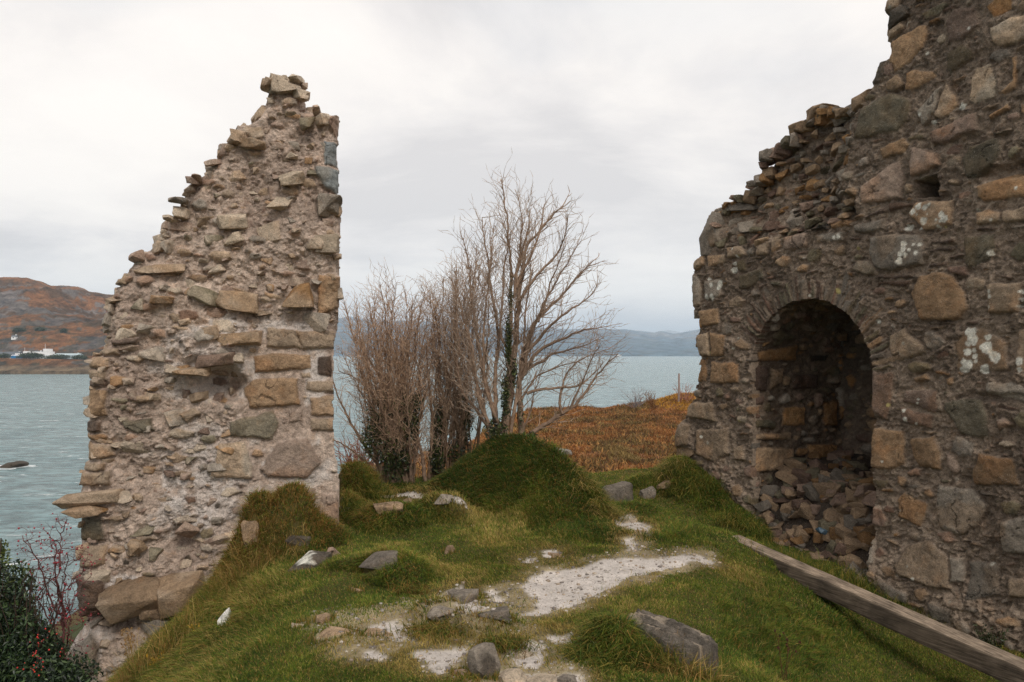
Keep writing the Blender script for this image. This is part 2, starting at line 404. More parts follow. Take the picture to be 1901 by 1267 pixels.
heath = heath * (1 - sstep(.15, .45, hn2)) + S(84, 66, 44) * sstep(.15, .45, hn2)
gcol = gcol * (1 - far) + heath * far
lk = sstep(-4, -6, GX)[..., None] * sstep(34, 24, GY)[..., None]; gcol = gcol * (1 - lk) + S(62, 68, 40) * (1 + .4 * hn2) * lk
shore = sstep(-7, -11, GZ)[..., None]
gcol = gcol * (1 - shore) + S(78, 70, 60) * (1 + .4 * hn2) * shore
m, nt, b = mat_new("ground_soil_gravel_heath"); v = obj_vec(nt)
c = node_mix(nt, 'MULTIPLY', 1.0, attr_col(nt), node_ramp(nt, node_noise(nt, 55, 6, 0.75, v), [(0.3, 0.68), (0.5, 1.0), (0.72, 1.28)]))
vo = nt.nodes.new("ShaderNodeTexVoronoi"); vo.inputs['Scale'].default_value = 60; nt.links.new(v, vo.inputs['Vector'])
peb = node_mix(nt, 'MULTIPLY', 1.0, node_ramp(nt, vo.outputs['Distance'], [(0.18, 1.0), (0.26, 0.0)]), node_ramp(nt, node_noise(nt, 14, 3, 0.7, v), [(0.52, 0.0), (0.60, 1.0)]))
c = node_mix(nt, 'MIX', peb, c, node_mix(nt, 'MULTIPLY', 1.0, c, (0.45, 0.43, 0.42)))
nt.links.new(c, b.inputs['Base Color']); b.inputs['Roughness'].default_value = 0.95; b.inputs['Specular IOR Level'].default_value = 0.15
node_bump(nt, b, [(node_noise(nt, 60, 6, 0.75, v), 0.8, 0.012)])
M_ground = m
q = grid_faces(len(gy), len(gx))
ground = make_mesh("ground", np.stack([GX, GY, GZ], -1).reshape(-1, 3), q, np.full(len(q), 4), M_ground, None, gcol.reshape(-1, 3))
tag(ground, kind="structure")

# pebbles and grit on the worn ground
def pebbles(n, rng):
    X = rng.uniform(-2.2, 2.6, n); Y = rng.uniform(3.9, 8.6, n); w = np.maximum(worn(X, Y), gravel(X, Y) > -.03); k = rng.random(n) < w * .9
    X, Y = X[k], Y[k]; n = len(X); Z = gz(X, Y); r = .0022 + .011 * rng.random(n) ** 6
    base = np.array([[x, y, z] for x in (-1, 1) for y in (-1, 1) for z in (-.6, .6)], float)
    V = base[None] * (1 + rng.uniform(-.35, .2, (n, 8, 3))) * r[:, None, None]; a = rng.uniform(0, 6.28, n); c, s_ = np.cos(a)[:, None], np.sin(a)[:, None]
    V = np.stack([V[..., 0] * c - V[..., 1] * s_, V[..., 0] * s_ + V[..., 1] * c, V[..., 2]], -1) + np.stack([X, Y, Z + r * .2 - .012 * (gravel(X, Y) > .01)], 1)[:, None]
    f = np.array([(0, 1, 3, 2), (4, 6, 7, 5), (0, 4, 5, 1), (2, 3, 7, 6), (0, 2, 6, 4), (1, 5, 7, 3)])
    q = (f[None] + (np.arange(n) * 8)[:, None, None]).reshape(-1); pal = np.array([S(190, 182, 172), S(160, 152, 144), S(126, 118, 112), S(166, 150, 132)])
    C = np.repeat(pal[rng.integers(4, size=n)] * rng.uniform(.7, 1.1, (n, 1)), 8, axis=0)
    return V.reshape(-1, 3), q, np.full(n * 6, 4), C
# ================================================================== stones (angular rubble)
def hull_lib(n, flat, seed, jag=.035, sub=True):
    rng = random.Random(seed); lib = []
    for k in range(n):
        bm = bmesh.new()
        for _ in range(rng.randint(12, 18)):
            p = Vector((rng.uniform(-1, 1), rng.uniform(-1, 1), rng.uniform(-1, 1)))
            mx = (abs(p.x) ** 4 + abs(p.y) ** 4 + abs(p.z) ** 4) ** .25
            p = p / max(mx, .01)
            if flat: p.z = math.copysign(min(1, abs(p.z) * 1.5 + .25), p.z) * (1 - .35 * rng.random() ** 2)
            bm.verts.new(p)
        r = bmesh.ops.convex_hull(bm, input=bm.verts)
        bmesh.ops.delete(bm, geom=list({g for g in list(r['geom_interior']) + list(r['geom_unused']) if isinstance(g, bmesh.types.BMVert)}), context='VERTS')
        bmesh.ops.dissolve_limit(bm, angle_limit=R(14), verts=bm.verts, edges=bm.edges)
        bmesh.ops.bevel(bm, geom=bm.edges[:], offset=.07, segments=2, profile=.6, affect='EDGES', clamp_overlap=True)
        bmesh.ops.triangulate(bm, faces=bm.faces)
        if sub:
            for _ in range(2):
                le = [e for e in bm.edges if e.calc_length() > .42]
                if le: bmesh.ops.subdivide_edges(bm, edges=le, cuts=1); bmesh.ops.triangulate(bm, faces=bm.faces)
        bm.verts.ensure_lookup_table(); bm.normal_update()
        V = np.array([v.co for v in bm.verts]); N = np.array([v.normal for v in bm.verts])
        V = V + N * (fbm3(V + k * 7.7, 1.6, 3, k)[:, None] * jag * 2.6)
        Fc = np.array([[v.index for v in f.verts] for f in bm.faces])
        bm.free(); lib.append((V, Fc))
    return lib
LIB = hull_lib(26, True, 3)
LIBR = hull_lib(14, False, 5, .05)
def rotm(ax, ay, az):
    return np.array(Matrix.Rotation(az, 3, 'Z') @ Matrix.Rotation(ay, 3, 'Y') @ Matrix.Rotation(ax, 3, 'X'))
def stone_geo(lib, k, center, size, frame, col, rot=(0, 0, 0), rng=None):
    """frame: 3x3 with columns = right, depth, up"""
    V, Fc = lib[k % len(lib)]
    P = (V * np.asarray(size) * .5) @ rotm(*rot).T @ np.asarray(frame).T + center
    nn = fbm3(V * 1.0 + k, 1.5, 3, k + 9)
    C = np.asarray(col)[None] * (1 + .28 * nn[:, None])
    return P, Fc.ravel(), np.full(len(Fc), 3), C

# ------------------------------------------------------------------ masonry relief
class Relief:
    def __init__(s, u0, u1, v0, v1, step, seed, mortar, amp=.014, warp=.014):
        s.u0, s.v0, s.step, s.seed = u0, v0, step, seed
        s.us = np.arange(u0, u1, step); s.vs = np.arange(v0, v1, step)
        s.U, s.V = np.meshgrid(s.us, s.vs)
        s.wU = s.U + warp * fbm(s.U, s.V, 9, 4, seed + 1, .6); s.wV = s.V + warp * fbm(s.U, s.V, 9, 4, seed + 7, .6)
        s.H = amp * (fbm(s.U, s.V, 5, 3, seed + 2) + 1.1 * fbm(s.U, s.V, 20, 4, seed + 3, .66)) - .006
        n = fbm(s.U, s.V, 1.6, 4, seed + 4)[..., None]; f = fbm(s.U, s.V, 30, 3, seed + 5)[..., None]
        a, b = mortar
        s.C = (a * (.5 + .5 * np.clip(n * 2, -1, 1)) + b * (.5 - .5 * np.clip(n * 2, -1, 1))) * (1 + .35 * f)
        s.occ = np.zeros(s.U.shape, bool); s.rng = np.random.default_rng(seed)
    def win(s, lo, hi, pad=.05):
        i0 = max(0, int((lo[0] - pad - s.u0) / s.step)); i1 = min(len(s.us), int((hi[0] + pad - s.u0) / s.step) + 2)
        j0 = max(0, int((lo[1] - pad - s.v0) / s.step)); j1 = min(len(s.vs), int((hi[1] + pad - s.v0) / s.step) + 2)
        return slice(j0, j1), slice(i0, i1)
    def stone(s, poly, h, col, bevel=.014, facet=.12, rough=.008, strata=0.0, avoid=False, crack=True):
        poly = np.asarray(poly, float); w = s.win(poly.min(0), poly.max(0))
        U, V = s.wU[w], s.wV[w]
        if U.size < 4: return False
        d = sdf(poly, U, V); m = d > 0
        if not m.any(): return False
        if avoid and s.occ[w][m].mean() > .03: return False
        cx, cy = poly.mean(0); k = int(s.rng.integers(1 << 20))
        t = np.zeros(U.shape)
        for _ in range(3):
            a = s.rng.uniform(0, 6.28); g = s.rng.uniform(.3, 1) * facet
            t = np.minimum(t, -g * ((U - cx) * math.cos(a) + (V - cy) * math.sin(a)) + s.rng.uniform(0, .02))
        n = fbm(U, V, 7, 4, k) * rough * 1.3 + fbm(U, V, 26, 3, k + 3) * rough * .8
        if strata: n = n + strata * fbm(U * .35, V, 42, 3, k + 5)
        hh = h * (1 - np.exp(-np.maximum(d, 0) / bevel)) + (t + n) * np.clip(d / (bevel * 1.5), 0, 1)
        tone = 1 + .22 * fbm(U, V, 6, 4, k + 11) + .16 * fbm(U, V, 30, 3, k + 12)
        warm = np.clip(fbm(U, V, 4, 3, k + 13) * 1.6, 0, .5)[..., None]
        c = np.asarray(col) * tone[..., None]; c = c * (1 - warm) + c * np.array([1.12, .90, .70]) * warm
        if crack:
            cr = np.abs(fbm(U, V, 4.5, 2, k + 15)); cm = (cr < .014) & (fbm(U, V, 3, 2, k + 16) > .05)
            hh = hh - cm * .008; c = np.where(cm[..., None], c * .45, c)
        Hw, Cw = s.H[w], s.C[w]
        base = Hw.copy(); up = m
        Hw[up] = (s.base[w][up] if hasattr(s, 'base') else 0) + hh[up]
        e = np.clip(d / .010, 0, 1)[..., None]
        Cw[up] = (c * e + Cw * (1 - e))[up]
        s.occ[w] |= (d > -.010)
        return True
    def fill(s, n, wr, asp, cols, h=(.01, .04), region=None, jit=.25, tilt=.0, tsd=.12, strata=0, facet=.15, rough=.008):
        for _ in range(n):
            u = s.rng.uniform(s.us[0], s.us[-1]); v = s.rng.uniform(s.vs[0], s.vs[-1])
            if region is not None and not region(u, v): continue
            wd = s.rng.uniform(*wr); ht = wd / s.rng.uniform(*asp); a = tilt + s.rng.normal(0, tsd)
            k = s.rng.integers(5, 8); th = np.sort((np.arange(k) + s.rng.uniform(-.3, .3, k)) / k * 6.283 + s.rng.uniform(0, 6))
            ct, st_ = np.cos(th), np.sin(th); q = (np.abs(ct) ** 3.2 + np.abs(st_) ** 3.2) ** (-1 / 3.2)
            x = ct * q * wd / 2 * (1 + s.rng.uniform(-jit, jit, k)); y = st_ * q * ht / 2 * (1 + s.rng.uniform(-jit, jit, k))
            P = np.stack([u + x * math.cos(a) - y * math.sin(a), v + x * math.sin(a) + y * math.cos(a)], 1)
            c = cols[s.rng.integers(len(cols))] * s.rng.uniform(.75, 1.2)
            s.stone(P, s.rng.uniform(*h), c, bevel=.008, facet=facet, rough=rough, strata=strata, avoid=True, crack=False)
    def hollow(s, u, v, ru, rv, depth, p=2):
        d = np.sqrt(((s.wU - u) / ru) ** 2 + ((s.wV - v) / rv) ** 2)
        return -depth * np.exp(-np.clip(d, 0, 4) ** p)
    def lichen(s, u, v, r, col=None):
        col = S(205, 205, 200) if col is None else col
        w = s.win((u - r, v - r), (u + r, v + r), .03)
        U = s.U[w] + .35 * (s.wU[w] - s.U[w]); V = s.V[w] + .35 * (s.wV[w] - s.V[w])
        d = r * 1.05 - np.hypot(U - u, V - v) + r * .45 * fbm(U, V, 1.1 / r, 3, int(abs(u) * 997) % 97); k = np.clip(d / .008 + .5, 0, 1)[..., None]
        s.C[w] = s.C[w] * (1 - k) + col * k
    def geo(s, pos, keep):
        """pos(U,V,H)->(...,3); keep: vertex mask"""
        P = pos(s.U, s.V, s.H); nv, nu = s.U.shape
        fk = keep[:-1, :-1] & keep[1:, :-1] & keep[:-1, 1:] & keep[1:, 1:]
        q = grid_faces(nv, nu, fk)
        used = np.unique(q); rm = np.full(nv * nu, -1); rm[used] = np.arange(len(used))
        return P.reshape(-1, 3)[used], rm[q], s.C.reshape(-1, 3)[used], s.U.ravel()[used], s.V.ravel()[used]
def boundary(q):
    e = np.concatenate([q[:, [0, 1]], q[:, [1, 2]], q[:, [2, 3]], q[:, [3, 0]]])
    key = np.sort(e, 1); kk = key[:, 0].astype(np.int64) * (1 << 31) + key[:, 1]
    _, idx, cnt = np.unique(kk, return_index=True, return_counts=True)
    return e[idx[cnt == 1]]
def skirt(V, q, C, edges, rings):
    """rings: list of functions V->V giving successive rows behind the boundary"""
    ids = np.unique(edges); m = np.full(len(V), -1); m[ids] = np.arange(len(ids))
    Vs, Fs = [V], [q]; prev = ids; n = len(V); Cs = [C]
    for f in rings:
        Vs.append(f(V[ids])); Cs.append(C[ids] * .95); cur = np.arange(len(ids)) + n
        a, b_ = edges[:, 0], edges[:, 1]
        Fs.append(np.stack([prev[m[b_]], prev[m[a]], cur[m[a]], cur[m[b_]]], 1)); prev = cur; n += len(ids)
    return np.concatenate(Vs), np.concatenate(Fs), np.concatenate(Cs)
class Plane:
    def __init__(s, O, U):
        s.O = np.array(O, float); U = np.array([U[0], U[1], 0.]); s.U = U / np.linalg.norm(U)
        s.N = np.array([s.U[1], -s.U[0], 0.])            # outward, towards the viewer side
    def uv(s, px, py):
        r = ray(px, py); C0 = np.array([0, 0, EYE]); t = ((s.O - C0) @ s.N) / (r @ s.N)
        P = C0 + r * t; return ((P - s.O) @ s.U, P[2])
    def poly(s, pts): return np.array([s.uv(*p) for p in pts])
    def pos(s, U, V, H):
        return s.O + U[..., None] * s.U + H[..., None] * s.N + np.stack([0 * U, 0 * U, V], -1)
    def frame(s): return np.stack([s.U, -s.N, np.array([0, 0, 1.])], 1)
def zoom(x0, y0, k, pts): return [(x0 + a / k, y0 + b_ / k) for a, b_ in pts]

TAN, ORG, GRY, OLV, DRK, PNK, LGT, RED, BLU = (S(156, 134, 112), S(158, 124, 88), S(140, 132, 124), S(110, 104, 88), S(82, 76, 70), S(154, 132, 120), S(180, 166, 150), S(116, 96, 86), S(122, 128, 132))

# ================================================================== LEFT RUIN
PL = Plane((-1.605, 7.5, 0), (.977, .215))
L = Relief(-2.85, .06, -2.0, 4.35, .0085, 101, (S(192, 176, 166), S(162, 146, 137)), .035, .02)
outline_L = [(628, 1000), (633, 900), (622, 840), (619, 700), (622, 640), (631, 600), (632, 470), (634, 400), (634, 362), (628, 358), (628, 310), (626, 262), (630, 205),
             (605, 205), (598, 210), (588, 200), (572, 190), (565, 175), (556, 165), (560, 150), (548, 140), (520, 139), (498, 148), (498, 170), (484, 187), (468, 204), (455, 220),
             (435, 222), (425, 250), (405, 262), (400, 278), (380, 302), (375, 318), (350, 328), (340, 345), (330, 372), (325, 385), (310, 405), (285, 432), (280, 450), (250, 470),
             (238, 492), (222, 512), (202, 545), (190, 600), (187, 640), (178, 652), (156, 664), (153, 720), (151, 780), (147, 860), (138, 880), (135, 905), (135, 962),
             (138, 1010), (137, 1060), (134, 1075), (134, 1150), (150, 1162), (125, 1205), (108, 1267), (90, 1450), (640, 1450), (628, 1200)]
oL = PL.poly(outline_L)
dL = sdf(oL, L.wU, L.wV)
def blobL(px, py, rx, ry, depth, p=2):
    u, v = PL.uv(px, py); k = 7.2 / F
    return L.hollow(u, v, rx * k, ry * k, depth, p)
base = .10 * fbm(L.U, L.V, 1.5, 3, 201) + .05 * fbm(L.U, L.V, 4.5, 3, 202)
flat_u, _ = PL.uv(560, 700)
fu, _ = PL.uv(452, 800); _, fv = PL.uv(500, 615)
flat = sstep(fu - .03, fu + .05, L.wU) * sstep(fv + .02, fv - .03, L.wV)       # dressed face kept at the lower right
base = base * (1 - flat) - .02 * flat
base = base + blobL(415, 712, 38, 30, .26, 4) + blobL(350, 740, 40, 60, .08) + blobL(250, 1140, 85, 22, .16, 4) + blobL(470, 360, 40, 70, .10) \
    + blobL(330, 860, 60, 60, .05) + blobL(330, 1000, 28, 30, .12) + blobL(190, 1030, 30, 40, .05) + blobL(560, 500, 30, 35, .08) + blobL(600, 650, 12, 40, .02)
base = base - blobL(230, 1240, 110, 55, .22) - blobL(380, 630, 60, 40, .06) - blobL(420, 470, 60, 50, .06) - blobL(290, 520, 40, 40, .05)
base = base - .25 * np.exp(-np.clip(dL, 0, 1) / .05) * (1 - flat)      # rounded broken edges
L.H = L.H * (1 - .6 * flat) + base; L.base = base
# lime-washed patches
for (px, py, rx, ry, k) in [(380, 680, 90, 70, .6), (520, 610, 110, 22, .7), (380, 850, 90, 70, .5), (400, 930, 80, 80, .55), (560, 880, 60, 60, .65), (230, 1085, 40, 25, .8), (590, 700, 22, 90, .7), (170, 1210, 50, 40, .6), (330, 960, 60, 40, .5)]:
    u, v = PL.uv(px, py); q_ = 7.2 / F
    d = np.sqrt(((L.wU - u) / (rx * q_)) ** 2 + ((L.wV - v) / (ry * q_)) ** 2) + .9 * fbm(L.U, L.V, 9, 4, 210)
    a = (k * sstep(1.1, .5, d))[..., None]; L.C = L.C * (1 - a) + S(205, 200, 200) * a
ZL = lambda pts: PL.poly(zoom(100, 600, 1.9, pts))
for pts, h, c in [
    ([(750, 12), (850, 20), (875, 60), (880, 90), (750, 85)], .05, TAN), ([(850, 22), (995, 25), (998, 92), (880, 92)], .05, TAN), ([(598, 45), (740, 22), (735, 78), (596, 80)], .05, TAN),
    ([(703, 118), (760, 105), (905, 108), (908, 165), (705, 178)], .045, ORG), ([(928, 118), (982, 110), (980, 198), (932, 185)], .03, RED * .5),
    ([(662, 230), (710, 196), (862, 192), (868, 292), (690, 298)], .05, ORG * 1.05), ([(890, 205), (996, 206), (996, 248), (892, 240)], .04, TAN), ([(903, 262), (997, 252), (1000, 332), (905, 330)], .045, TAN),
    ([(620, 345), (770, 306), (795, 350), (770, 412), (620, 402)], .05, OLV * 1.4), ([(828, 308), (880, 306), (880, 348), (830, 350)], .03, PNK), ([(903, 338), (1000, 338), (1000, 384), (905, 380)], .04, TAN),
    ([(548, 550), (580, 425), (675, 418), (702, 505), (700, 550)], .05, LGT * .85), ([(725, 515), (790, 420), (895, 402), (940, 490), (898, 548), (760, 545)], .05, PNK * .85),
    ([(870, 582), (920, 580), (922, 612), (872, 615)], .03, PNK), ([(920, 660), (945, 605), (1005, 600), (1008, 680), (1000, 738), (935, 700)], .05, PNK), ([(870, 200 - 22), (905, 175), (908, 195), (872, 198)], .03, TAN),
    ([(95, 235), (190, 235), (190, 330), (95, 335)], .06, ORG), ([(90, 350), (167, 347), (167, 388), (92, 392)], .05, RED * .8), ([(105, 118), (198, 120), (196, 162), (106, 160)], .05, TAN * 1.1), ([(135, 88), (240, 88), (230, 112), (135, 112)], .05, TAN * 1.1),
    ([(92, 395), (190, 392), (190, 416), (92, 420)], .05, ORG * 1.05), ([(88, 425), (210, 430), (215, 475), (86, 492)], .06, TAN), ([(62, 530), (200, 520), (205, 570), (60, 585)], .08, TAN * .9),
    ([(65, 690), (170, 685), (180, 770), (68, 780)], .06, OLV * .8), ([(62, 890), (180, 885), (195, 950), (175, 1045), (62, 1048)], .09, RED * .75), ([(75, 790), (190, 780), (180, 850), (80, 865)], .05, TAN),
    ([(220, 1010), (60, 1090), (110, 1060), (180, 1120), (170, 1200), (60, 1260), (20, 1180)], .10, GRY * .8),
    ([(100, 165), (190, 166), (188, 200), (98, 200)], .05, TAN * 1.05), ([(98, 205), (170, 204), (168, 228), (98, 230)], .05, RED), ([(60, 498), (180, 492), (178, 522), (62, 526)], .07, TAN),
    ([(66, 640), (160, 640), (165, 682), (66, 684)], .06, TAN), ([(72, 868), (130, 866), (130, 886), (72, 888)], .05, GRY),
    ([(242, 345), (345, 332), (357, 375), (300, 392), (250, 372)], .07, OLV), ([(205, 60), (310, 50), (300, 75), (210, 82)], .07, RED), ([(430, 318), (500, 295), (520, 320), (470, 352)], .07, TAN)]:
    c = c * .62 + np.array([1.10, 1.0, .90]) * float(np.mean(c)) * .42
    L.stone(ZL(pts), h, c, bevel=.012, facet=.10, rough=.008, strata=.002)
ZL1 = lambda pts: PL.poly(zoom(100, 120, 2.534, pts))
for pts, h, c in [([(1272, 215), (1340, 210), (1330, 335), (1290, 290)], .05, PNK), ([(1265, 350), (1335, 345), (1333, 470), (1270, 470)], .05, BLU * 1.2), ([(1230, 480), (1340, 478), (1338, 608), (1275, 580), (1230, 520)], .06, BLU * 1.25),
                  ([(1240, 985), (1345, 990), (1340, 1140), (1240, 1200)], .05, TAN), ([(1235, 620), (1355, 612), (1352, 715), (1240, 690)], .12, GRY * 1.1)]:
    L.stone(ZL1(pts), h, c, bevel=.012, facet=.08, strata=.002)
palL = [TAN * 1.1, TAN * 1.2, GRY * 1.2, PNK * 1.1, LGT, OLV * 1.5, ORG * 1.05, LGT * 1.05, RED * 1.4, TAN, PNK, GRY * 1.3]
palL = [c * .8 + np.array([1.06, 1.0, .95]) * c.mean() * .22 for c in palL]
L.fill(520, (.06, .22), (1.3, 3.0), palL, (.015, .05), jit=.2, tsd=.16, facet=.3)
L.fill(1300, (.02, .08), (1.2, 3.2), palL + [DRK], (.008, .03), jit=.2, tsd=.25, facet=.3)
keepL = dL > 0
V, q, C, uu, vv = L.geo(PL.pos, keepL)
back = np.array([-.475, .88, 0.])
def ringL(dist, tz, seed):
    def f(P):
        Q = P + back * dist; Q[:, 2] = (Q[:, 2] + 1.8) * tz - 1.8
        n = fbm3(P, 3.0, 3, seed)[:, None]
        uu_ = (P - PL.O) @ PL.U
        return Q + np.array([0, 0, 1.]) * np.minimum(n, 0) * .12 * min(1, dist * 2) + PL.U * n * .04 + PL.U * (dist * .16 * sstep(-.9, -2.0, uu_))[:, None]
    return f
be = boundary(q)
V, q, C = skirt(V, q, C, be, [ringL(.03, 1, 1), ringL(.09, .995, 2), ringL(.2, .985, 3), ringL(.4, .96, 4), ringL(.75, .90, 5), ringL(1.2, .80, 6), ringL(1.8, .62, 7), ringL(2.4, .42, 8)])
geoL = [(V, q.ravel(), np.full(len(q), 4), C)]
# individual rubble stones standing proud of the mortar
rng = np.random.default_rng(55); FL = PL.frame()
def HL(u, v):
    j = int(np.clip((v - L.v0) / L.step, 0, L.H.shape[0] - 1)); i = int(np.clip((u - L.u0) / L.step, 0, L.H.shape[1] - 1)); return L.base[j, i]
def dust(geo, k=.7, seed=0):
    V_, L_, T_, C_ = geo; a = (k * sstep(-.15, .35, fbm3(V_, 9, 3, 71)))[:, None]
    return V_, L_, T_, C_ * (1 - a) + S(188, 174, 160) * a
def add_stone_L(u, v, w, h, dpt, proj, col, rot=(0, 0, 0), k=None):
    c = PL.pos(np.array(u), np.array(v), np.array(HL(u, v) + proj))
    return dust(stone_geo(LIB, int(rng.integers(999)) if k is None else k, c, (w, dpt, h), FL, col, rot))
ED = [(ED_a, ED_b) for ED_a, ED_b in zip(oL, np.roll(oL, -1, 0))]
n_ok = 0; placed = []
for _ in range(6000):
    u = rng.uniform(-2.7, .0); v = rng.uniform(-1.6, 4.3); p = np.array([[u]]), np.array([[v]])
    d = float(sdf(oL, *p)[0, 0])
    if d < .01: continue
    dress = (u > fu - .05) and (v < fv + .06)
    if dress: continue
    w = .08 + .24 * rng.random() ** 1.3; h = w / rng.uniform(1.3, 2.8)
    if d < w * .35: continue
    if any(abs(u - a) < (w + a2) * .40 and abs(v - b_) < (h + b2) * .62 for a, b_, a2, b2 in placed): continue
    j = int((v - L.v0) / L.step); i = int((u - L.u0) / L.step)
    placed.append((u, v, w, h))
    cc = palL[rng.integers(len(palL))] * rng.uniform(.85, 1.2)
    dpt = rng.uniform(.14, .26)
    geoL.append(add_stone_L(u, v, w, h, dpt, rng.uniform(.01, .085) - dpt / 2, cc, (rng.normal(.10, .14), rng.normal(0, .14), rng.normal(0, .3))))
    n_ok += 1
    if n_ok > 290: break
# ragged rim of stones
for a, b_ in ED:
    ln = np.linalg.norm(b_ - a)
    mv = (a[1] + b_[1]) / 2; mu = (a[0] + b_[0]) / 2
    if mu > -.12 or mv < 1.72: continue
    for t in np.arange(0, 1, .11 / max(ln, .11)):
        p = a + (b_ - a) * t
        w = rng.uniform(.08, .17); h = w / rng.uniform(1.1, 2.0)
        u = p[0] + (w * .42 if mv < 3.9 else 0); v = p[1] - h * .45
        c = PL.pos(np.array(u), np.array(v), np.array(-rng.uniform(.0, .22)))
        geoL.append(dust(stone_geo(LIB, int(rng.integers(999)), c, (w, rng.uniform(.15, .3), h), FL, palL[[0, 1, 2, 3, 4, 7, 9, 10, 11][rng.integers(9)]] * rng.uniform(.95, 1.15), (rng.normal(0, .15), rng.normal(0, .15), rng.normal(0, .4)))))
ruinL = thing("ruined_wall", "tall pointed fragment of castle wall with a jagged slanting left edge, standing by the water", "ruin", (-2.7, 7.3, -1.2))
part("masonry", join(*geoL), M_wallL, ruinL)
ruinL.children[0].data.polygons.foreach_set("use_smooth", np.ones(len(ruinL.children[0].data.polygons), bool))
def big_L(px, py, w, h, proj, col, rot=0, k=0, dp=.3, tilt=.1, name="projecting_stone", label=None):
    u, v = PL.uv(px, py); s_ = 7.25 / F
    c = PL.pos(np.array(u), np.array(v), np.array(proj))
    g = dust(stone_geo(LIB, k, c, (w * s_, dp, h * s_), FL, col, (tilt, -R(rot), 0)), .4)
    o = part(name, g, M_wallL, ruinL)
    if label: o['label'] = label
for a in [(172, 925, 122, 24, .06, TAN * .95, 7, 1, .34, .05), (162, 944, 84, 17, .04, ORG * .85, 6, 2, .3), (245, 1104, 120, 56, .12, TAN * .68, 4, 8, .42, .35), (345, 1092, 100, 60, .12, TAN * .9, 12, 15, .42, .25), (300, 1150, 60, 30, .1, GRY * .8, 0, 21, .3), (552, 550, 64, 46, .07, ORG * .85, 4, 4, .25),
          (612, 382, 52, 46, .02, GRY * 1.1, -3, 5, .26), (607, 455, 54, 36, .03, LGT * .8, 5, 6, .25), (325, 372, 46, 12, .0, GRY * .8, -4, 7, .3), (430, 414, 62, 30, .05, LGT, 3, 8, .2),
          (542, 335, 54, 26, .07, LGT, 8, 9, .24), (300, 500, 96, 18, .05, TAN, 2, 10, .2), (470, 270, 52, 18, .06, TAN * .9, -8, 11, .2), (435, 445, 40, 20, .05, LGT * 1.05, 20, 12, .2),
          (445, 560, 80, 38, .05, TAN, -8, 13, .2), (385, 550, 60, 30, .06, OLV * 1.5, -30, 14, .24), (405, 668, 80, 24, .07, PNK * .7, 6, 15, .34), (360, 690, 70, 16, .08, TAN, 4, 16, .3),
          (528, 155, 64, 38, -.06, LGT * .85, 0, 17, .3), (574, 232, 36, 26, .02, OLV * 1.2, 0, 18, .2), (520, 380, 50, 26, .06, LGT, -3, 19, .2), (255, 478, 40, 26, -.08, PNK, 20, 20, .3),
          (440, 630, 90, 24, .05, TAN, 3, 21, .22), (350, 985, 40, 30, .06, PNK, -40, 22, .2), (268, 1010, 50, 22, .10, TAN, 5, 23, .2), (455, 1010, 50, 32, .08, TAN * .8, 10, 24, .25), (300, 1130, 70, 30, .1, TAN * .6, -5, 25, .3)]:
    big_L(*a)

# ================================================================== RIGHT RUIN
PR = Plane((2.3, 10, 0), (.475, -.88))
PR.N = np.array([-.88, -.475, 0.]); PR.N /= np.linalg.norm(PR.N)
Rr = Relief(-.22, 5.1, -1.3, 6.3, .0105, 303, (S(142, 128, 116), S(112, 100, 90)), .038, .02)
outline_R = [(1283, 1100), (1262, 850), (1260, 800), (1272, 776), (1274, 762), (1284, 738), (1290, 705), (1299, 680), (1296, 650), (1288, 620), (1296, 600), (1284, 570), (1281, 512), (1284, 482), (1298, 464), (1294, 445), (1308, 400),
             (1322, 385), (1330, 375), (1355, 362), (1372, 340), (1392, 324), (1398, 300), (1402, 280), (1430, 258), (1455, 245), (1470, 220), (1500, 200), (1530, 200), (1560, 190), (1585, 182), (1612, 162), (1620, 140),
             (1632, 110), (1648, 103), (1644, 76), (1645, 52), (1656, 44), (1640, 28), (1643, 4), (1652, -12), (1660, -70), (1700, -130), (1760, -190), (1860, -240), (1990, -300), (2600, -330), (2600, 1900), (1290, 1500)]
oR = PR.poly(outline_R); dR = sdf(oR, Rr.wU, Rr.wV)
NICHE = [(1397, 1060), (1397, 700), (1398, 660), (1404, 640), (1418, 605), (1445, 575), (1475, 560), (1508, 555), (1540, 562), (1570, 582), (1596, 615), (1612, 650), (1621, 690), (1622, 800), (1622, 960), (1622, 1110)]
nR = PR.poly(NICHE); dN = sdf(nR, Rr.U + .4 * (Rr.wU - Rr.U), Rr.V + .4 * (Rr.wV - Rr.V))
# broken, receding core at the upper left
core = PR.poly([(1325, 388), (1340, 452), (1400, 455), (1440, 446), (1500, 428), (1582, 404), (1586, 372), (1560, 345), (1572, 300), (1584, 240), (1592, 190), (1600, 100), (1450, 100), (1250, 300)])
dC = sdf(core, Rr.wU, Rr.wV)
base = .03 * fbm(Rr.U, Rr.V, 1.3, 3, 401) + .018 * fbm(Rr.U, Rr.V, 5, 3, 402)
base = base - np.clip(dC * .55 + .05, 0, .24) * (dC > 0) + (dC > 0) * .05 * fbm(Rr.U, Rr.V, 5, 4, 403)
base = base - .10 * np.exp(-np.clip(dR, 0, 1) / .03)
hp_ = PR.poly([(1694, 336), (1741, 325), (1742, 366), (1698, 365)])
def blobR(px, py, rx, ry, depth, p=2):
    u, v = PR.uv(px, py); k = np.linalg.norm(PR.pos(np.array(u), np.array(v), np.array(0.))[:2]) / F
    return Rr.hollow(u, v, rx * k * 1.2, ry * k, depth, p)
base = base + blobR(1580, 386, 8, 22, .25, 6) + blobR(1885, 740, 60, 8, .05, 4) + blobR(1880, 318, 40, 12, .10, 4)
base = base - .42 * sstep(-.006, .022, sdf(hp_, Rr.wU, Rr.wV))
